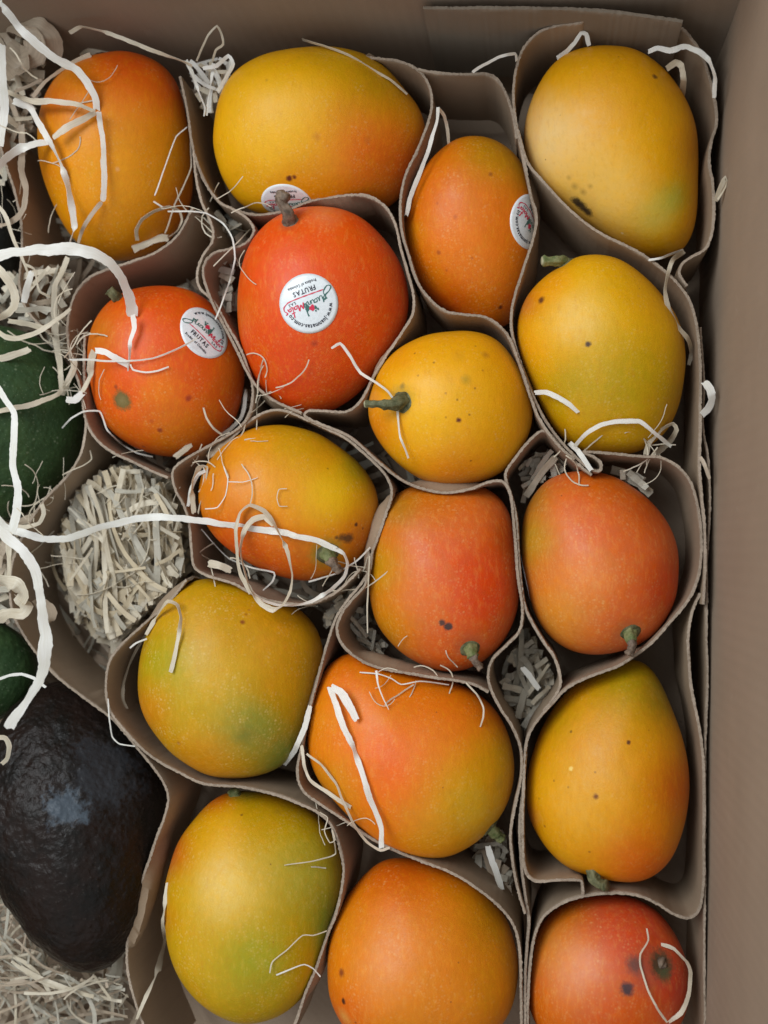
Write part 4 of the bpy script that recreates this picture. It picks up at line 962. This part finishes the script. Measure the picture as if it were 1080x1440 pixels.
strand('upright shaving tucked between the pale yellow mango and its card', 9, [(938,97),(950,88),(958,92),(961,110),(959,135)], z=(.006,.012,.008,-.01), mat=C_, twist=.4)
strand('small twisted shaving caught against the right wall of the box', 6, [(1006,283),(1010,272),(1020,250),(1019,262),(1009,280)], z=(.004,.016,.006), mat=C_, twist=1)
strand('thin shaving at the foot of the pale yellow mango', 4, [(912,366),(930,363),(945,357),(960,352)], 1.4, W, twist=.4)
strand('wavy shaving over the upper right of the yellow-green right mango', 8, [(962,353),(946,364),(939,385),(936,408),(940,432),(953,458),(968,478),(972,495),(968,515)], 1.6, C_, twist=.9)
strand('short flat shaving at the lower left of the yellow-green right mango', 8, [(752,552),(768,551),(786,559),(802,570),(813,580)], 1.2, W, twist=.3)
strand('arched shaving over the foot of the yellow-green right mango', 7, [(808,628),(825,610),(845,597),(872,592),(900,594),(922,610),(945,628)], 2.5, W, twist=.4)
strand('looped shaving at the lower right of the yellow-green right mango', 9, [(908,640),(912,622),(928,605),(946,596),(951,604),(942,620),(922,640)], 1.5, C_, twist=.6)
strand('splintered shaving beside the curled card end', 9, [(800,622),(812,634),(822,648),(832,662)], 1.6, W, twist=.4)
strand('pale curled shaving against the right wall beside the yellow-green mango', 12, [(990,536),(998,546),(1001,560),(996,574),(987,584)], z=(.004,.01,.006,.002), mat=W, twist=.5)
strand('small shaving chip between the outer card strip and the right wall', 6, [(985,642),(991,655),(998,674)], z=(.004,.006,.004), mat=T_, twist=.3)
strand('curved fibre from the red-orange mango over the stem of the round yellow mango', 4.5, [(466,490),(478,483),(492,500),(508,524),(530,540),(545,550),(557,567),(560,588),(563,615),(574,645)], 1.4, W, twist=.4, name='wood_fibre', cat='wood fibre')
strand('bent shaving from the middle to the left edge of the small red mango', 11, [(181,513),(165,505),(148,495),(133,493)], 1.8, W, twist=.3)
strand('shaving hanging off the left edge of the small red mango over the card', 10, [(132,493),(128,508),(126,530),(116,550)], 1.8, C_, twist=.3)
strand('short white shaving at the corner of the green avocado beside the small red mango', 10, [(116,552),(104,563),(92,562)], 1.8, W, twist=.3)
strand('shaving slanting up from the card beside the small red mango', 9, [(88,556),(97,535),(104,518),(106,505)], 1.4, C_, twist=.3)
strand('thin fibre crossing the small red mango to its sticker', 3, [(95,505),(130,506),(180,508),(215,504),(248,492),(277,475)], 1.2, W, twist=.2, name='wood_fibre', cat='wood fibre')
strand('short wavy fibre in the middle of the small red mango', 3, [(183,512),(187,520),(205,523),(222,521),(237,516)], .8, W, twist=.2, name='wood_fibre', cat='wood fibre')
strand('thin fibre curling round the lower left rim of the small red mango', 2.6, [(87,602),(100,588),(118,578),(140,578),(147,592),(152,605),(172,625),(193,637),(215,642)], 1.0, W, twist=.2, name='wood_fibre', cat='wood fibre')
strand('thin fibre at the lower right of the small red mango', 3, [(286,573),(291,588),(300,602),(312,611)], .7, C_, twist=.2, name='wood_fibre', cat='wood fibre')
strand('white shaving lying along the lower right rim of the small red mango', 6, [(311,612),(325,602),(338,588),(344,570),(346,548)], 1.0, W, twist=.4)
strand('splintered shaving under the small red mango', 9, [(246,643),(258,634),(269,625)], 1.2, C_, twist=.3)
strand('longest white shaving, level from the left edge to the looped ring on the sideways mango', 10.5, [(-10,722),(8,740),(30,750),(60,757),(95,757),(140,742),(195,729),(240,727),(300,735),(360,743),(410,752),(445,760),(472,771)], z=(.012,.010,.006,.008,.014,.018,.022), mat=W, twist=.25)
strand('shaving ring hooking round the green stem of the sideways mango and back to the left', 7, [(470,770),(484,779),(489,793),(484,810),(466,830),(440,845),(412,851),(388,851),(366,842),(350,825)], z=(.022,.018,.010,.008,.008,.01), mat=W, twist=.5)
strand('looped shaving ring standing on the sideways yellow and red mango', 9, [(352,833),(339,808),(333,780),(332,745),(337,722),(352,711),(372,719),(390,745),(404,775),(411,808),(408,832),(398,850),(384,857),(368,850),(352,828),(342,800),(338,772),(344,746),(356,731),(372,727),(384,738)], z=(.012,.018,.022,.024,.022,.018,.014,.012,.016,.02,.022), mat=C_, twist=.55)
strand('folded shaving bundle at the left end of the sideways mango', 8, [(273,722),(270,700),(272,675),(282,656),(292,656),(288,680),(283,705),(279,722)], z=(0,.004,.008,.006,0), mat=C_, twist=.5)
strand('second ribbon of the bundle at the left end of the sideways mango', 6, [(264,712),(268,690),(278,668),(290,662)], z=(0,.003,.004), mat=W, twist=.5)
strand('hair-thin curved fibre on the left of the sideways mango', 2, [(314,656),(320,675),(317,698),(305,714),(288,716)], .4, W, twist=0, name='wood_fibre', cat='wood fibre')
strand('hair-thin level fibre on the upper left of the sideways mango', 1.6, [(321,678),(342,678),(362,671)], .4, W, twist=0, name='wood_fibre', cat='wood fibre')
strand('hair-thin hooked fibre in the middle of the sideways mango', 1.6, [(404,687),(393,688),(390,700),(393,712),(404,712)], .4, C_, twist=0, name='wood_fibre', cat='wood fibre')
strand('crumpled shaving chip in the pocket under the sideways mango', 11, [(293,792),(308,795),(325,803)], z=(-.004,-.001,-.004), mat=C_, twist=1.0)
strand('thin fibre along the lower rim of the sideways mango', 2.4, [(283,744),(300,764),(322,785),(350,797),(385,806),(383,818),(370,830)], 1.0, W, twist=.2, name='wood_fibre', cat='wood fibre')
strand('thin splinter under the green stem of the sideways mango', 3, [(434,818),(452,812),(475,806),(500,790),(520,770)], 1.0, W, twist=.3, name='wood_fibre', cat='wood fibre')
strand('ragged shaving hooked over the left shoulder of the mottled green mango', 7, [(240,945),(246,920),(252,892),(254,868),(249,850),(235,846),(220,868),(205,892)], 1.6, C_, twist=.6)
strand('lower part of the ragged shaving running down the card left of the mottled mango', 6, [(205,893),(193,912),(182,935),(174,962),(174,985),(179,996)], 1.2, C_, twist=.5)
strand('small splinter crossing the ragged shaving left of the mottled mango', 3, [(183,912),(192,905),(207,899)], 1.2, W, twist=.2)
strand('white shaving wedged at the right rim of the mottled green mango', 8, [(400,1076),(414,1056),(427,1028),(436,993)], 1.3, W, twist=.2)
strand('thin fibre hanging down the card beside the black avocado', 2.2, [(152,983),(154,1010),(158,1035),(168,1046),(190,1050)], .8, W, twist=0, name='wood_fibre', cat='wood fibre')
strand('long white shaving down the left of the wide orange and yellow mango', 9, [(464,966),(472,990),(484,1024),(497,1052),(508,1082),(515,1108),(527,1138),(536,1165),(537,1193)], 1.5, W, twist=.5)
strand('short folded-back end of the white shaving on the wide orange mango', 10.5, [(466,966),(478,972),(490,990),(502,1013)], 3.2, W, twist=.15)
strand('thin wavy shaving along the lower left of the wide orange mango', 4, [(431,1060),(452,1076),(472,1100),(482,1125),(497,1158),(515,1184),(535,1196),(548,1192)], 1.2, C_, twist=.3)
strand('narrow shaving inside the card rim left of the wide orange mango', 5.5, [(424,1048),(427,1075),(436,1096),(462,1116),(494,1136)], 1.0, C_, twist=.3)
strand('short pointed shaving at the top of the wide orange mango', 4.5, [(529,943),(532,962),(539,983),(546,998)], .9, W, twist=.3, thin_end=True)
strand('curved thin fibre at the upper right of the wide orange mango', 2.8, [(655,960),(670,975),(680,995),(680,1008),(675,1022)], .8, C_, twist=.2, name='wood_fibre', cat='wood fibre')
strand('frayed fibre along the card rim above the wide orange mango', 2.2, [(506,945),(530,948),(552,955),(565,962),(590,958),(632,963)], .8, W, twist=.2, name='wood_fibre', cat='wood fibre')
strand('ragged straight shaving down the left rim of the bottom left yellow-green mango', 8, [(235,1242),(232,1270),(229,1297),(232,1318),(226,1345),(220,1372),(206,1402),(192,1434)], 1.8, C_, twist=.5)
strand('hair-thin looped fibre at the upper right of the bottom left mango', 1.8, [(450,1142),(462,1150),(457,1168),(464,1184),(471,1180),(466,1165),(472,1200),(450,1208),(420,1214),(400,1217)], .4, C_, twist=0, name='wood_fibre', cat='wood fibre')
strand('hair-thin bent fibre at the lower right of the bottom left mango', 2, [(459,1308),(440,1315),(425,1316),(405,1335),(384,1352),(380,1368)], .4, C_, twist=0, name='wood_fibre', cat='wood fibre')
strand('thin curled fibre near the foot of the bottom left mango', 2.6, [(388,1371),(408,1364),(428,1357),(440,1362),(450,1373)], .5, W, twist=0, name='wood_fibre', cat='wood fibre')
strand('thin curved fibre over the stem scar of the blemished mango', 3, [(910,1306),(912,1322),(901,1342),(901,1360),(912,1392),(925,1420),(938,1438)], .8, C_, twist=.2, name='wood_fibre', cat='wood fibre')
strand('shaving along the right rim of the blemished bottom right mango', 5.5, [(930,1328),(948,1335),(965,1352),(971,1368),(968,1400),(958,1425),(940,1438)], 1.0, C_, twist=.9)
strand('blue-white shaving standing behind the stem of the wide orange mango', 9, [(686,1190),(692,1208),(699,1230),(706,1252)], z=(-.016,-.022,-.03), mat=W, twist=.2)
strand('pale shaving deep in the gap beside the central orange-red mango', 9, [(734,938),(745,950),(758,970)], z=(-.022,-.026,-.03), mat=W, twist=.2)
strand('thin fibre hanging from the card at the left of the central orange-red mango', 2.4, [(520,782),(518,810),(516,850),(517,890)], z=(.004,0,-.004), mat=C_, twist=0, name='wood_fibre', cat='wood fibre')
strand('brightest thick shaving curving down the left edge over the card to the black avocado', 15, [(-10,738),(12,758),(32,775),(48,800),(55,830),(60,865),(64,900),(62,935),(55,958),(38,985),(20,1010),(12,1025)], z=(.05,.052,.055,.058,.06,.06), mat=W, twist=.3)
strand('white shaving falling from the left edge across the big green avocado', 11, [(-8,540),(8,562),(20,582),(19,620),(18,655),(25,690),(24,720),(16,750)], z=(.03,.032,.03,.026), mat=W, twist=.4)
strand('continuation of the white shaving below the big green avocado', 10, [(14,745),(12,775),(13,800),(12,830)], z=(.02,.016,.012), mat=C_, twist=.4)
strand('small tan hooked shaving at the foot of the big green avocado', 7, [(-5,728),(15,738),(35,741),(55,735),(62,722),(58,708)], z=(.006,.006,.004), mat=C_, twist=.6)
strand('bent cream shaving at the left edge above the big green avocado', 10, [(-4,375),(14,398),(22,418),(20,432),(4,445),(-8,450)], z=(.03,.03,.028,.024), mat=C_, twist=.4)
strand('level shaving over the top of the big green avocado', 9, [(20,436),(45,434),(62,434),(72,436)], z=(.014,.014,.012), mat=G_, twist=.2)
strand('cream shaving slanting over the top of the big green avocado', 8, [(12,451),(35,455),(60,461)], z=(.014,.014,.014), mat=C_, twist=.2)
strand('curved cream shaving rising from the green avocado to the small red mango', 7, [(-8,462),(8,473),(28,476),(50,468),(72,456),(90,442),(98,434)], z=(.02,.018,.014,.01), mat=C_, twist=.4)
strand('chunky cream shaving end on the upper left of the big green avocado', 10, [(-6,506),(10,502),(28,496),(42,490)], z=(.014,.014,.012), mat=C_, twist=.3)
strand('pale fibre over the upper right of the big green avocado', 2.4, [(10,465),(28,478),(50,485),(62,492),(80,496)], .8, C_, twist=0, name='wood_fibre', cat='wood fibre')
strand('second pale fibre over the upper right of the big green avocado', 2.2, [(56,468),(62,478),(76,486),(95,490)], .8, C_, twist=0, name='wood_fibre', cat='wood fibre')
strand('short bent fibre at the right of the big green avocado', 2.4, [(88,668),(100,662),(115,655),(128,645),(126,632)], 1.0, C_, twist=0, name='wood_fibre', cat='wood fibre')
strand('curled shaving end on the left edge beside the black avocado', 8, [(-6,1036),(8,1038),(13,1050),(10,1066),(2,1075)], z=(.03,.026,.024), mat=C_, twist=.6)
strand('thin ragged shaving across the small green avocado', 5, [(-6,957),(12,950),(30,948),(48,953),(64,966)], z=(.01,.01,.008), mat=W, twist=.4)
strand('white vertical shaving on the left edge beside the top left heap', 11, [(2,62),(4,100),(6,140),(3,180),(0,205)], z=(.03,.034,.03), mat=W, twist=.3)
strand('tan shaving hanging down the left edge past the grey-green avocado', 9, [(30,175),(32,205),(30,238),(36,265),(34,292),(24,306),(8,316),(-8,321)], z=(.02,.018,.012,.01), mat=T_, twist=.4)
strand('twisted cream shaving over the grey-green avocado', 6, [(-6,285),(6,300),(14,322),(20,340),(30,360),(40,385),(46,402)], z=(.016,.014,.008), mat=C_, twist=.5)
strand('short white shaving upright beside the red mango nest at the left', 9, [(44,382),(38,402),(34,424)], z=(.012,.012,.01), mat=W, twist=.2)
strand('tan looped shaving left of the small red mango', 5, [(36,372),(48,378),(52,395),(56,410),(70,418)], z=(.014,.014,.01), mat=C_, twist=.6)
strand('thin tan shaving crossing the top left heap', 5, [(20,130),(38,122),(58,112)], z=(.01,.01), mat=T_, twist=.3)
# hair-fine wisps that nobody could count, caught on rims and strands
def wisps(label, spots, cnt, seed):
    rs = random.Random(seed); V = []; Fc = []; vm = []
    for _ in range(cnt):
        cx, cy, sp = rs.choice(spots); x = rs.gauss(cx, sp); y = rs.gauss(cy, sp); a = rs.uniform(0, 6.28); cv = rs.gauss(0, .12); pts = []
        lift = rs.uniform(.0006, .004)
        ln = rs.randint(5, 14); ts = []
        for k in range(ln):
            h = SB.ray_cast(CAM, ray(x, y)); ts.append((h[0] - CAM).length if h[0] is not None else 0.62); pts.append((x, y)); x += 5 * math.cos(a); y += 5 * math.sin(a); a += cv + rs.gauss(0, .12)
        mn = min(ts); ts = [min(t_, mn + 0.012) for t_ in ts]
        for _k in range(5): ts = [(ts[max(0, i - 1)] + 2 * ts[i] + ts[min(ln - 1, i + 1)]) / 4 for i in range(ln)]
        X = [CAM + ray(p[0], p[1]) * (t_ - lift) for p, t_ in zip(pts, ts)]
        nr = [(CAM - p).normalized() for p in X]; wd = [rs.uniform(0.9, 1.9) * .00038] * ln
        v, f, u = ribbon_geo(X, nr, wd, .00018); n = len(V); V += v; Fc += [tuple(i + n for i in t) for t in f]
        for uu in u: vm += [(uu, _), (uu, _ + .1), (uu, _ + .13), (uu, _ + .03)]
    o = mk('wood_fibres', V, Fc, M_cream, None, sum(V, Vector()) / len(V), False); add_uv(o.data, vm); tag(o, label, 'wood fibres', None, 'stuff')
wisps('hair-fine wood fibres caught among the shavings along the left edge', [(60,150,40),(30,300,30),(95,500,22),(70,470,20),(110,540,14),(40,720,25),(150,780,40),(180,720,35)], 90, 3)
wisps('hair-fine wood fibres stuck to the card rims in the middle', [(375,555,14),(350,620,14),(290,790,22),(510,810,12),(450,840,14),(555,950,20),(610,955,16),(300,300,16),(330,360,12),(480,1190,20),(300,650,12),(790,635,10),(925,635,12)], 75, 4)
# wide crumpled rolls
def roll(label, wpx, pts, z, mat, seed):
    return strand(label, wpx, pts, z=z, mat=mat, twist=1.3, seed=seed, cat='curled shaving', name='curled_shaving')
roll('broad crumpled tan shaving in the top left corner', 34, [(12,28),(30,36),(52,38),(68,52),(70,78)], (.0,.008,.01,.004,-.004), M_tan, 11)
roll('second broad crumpled shaving rolled under the top left corner', 28, [(8,66),(26,84),(46,76),(52,52),(36,44)], (-.006,0,.004,.006,.002), M_tan, 23)
roll('small rolled tan shaving below the corner heap', 24, [(10,88),(20,102),(36,98),(34,84)], (-.004,.002,.004,.0), M_tan, 31)
roll('broad curled shaving at the left edge above the small green avocado', 22, [(-8,815),(8,818),(22,822),(32,836),(24,850)], (.014,.022,.026,.022,.016), M_cream, 41)
roll('second curl of the broad shaving above the small green avocado', 18, [(-8,872),(12,862),(30,862),(38,850),(26,838)], (.012,.018,.02,.02,.014), M_cream, 47)
roll('rounded tan shaving end beside the brightest thick shaving', 16, [(48,852),(60,850),(70,862),(64,878)], (.006,.012,.01,.004), M_tan, 53)

for o in list(bpy.data.objects):
    if '_org' in o: del o['_org']
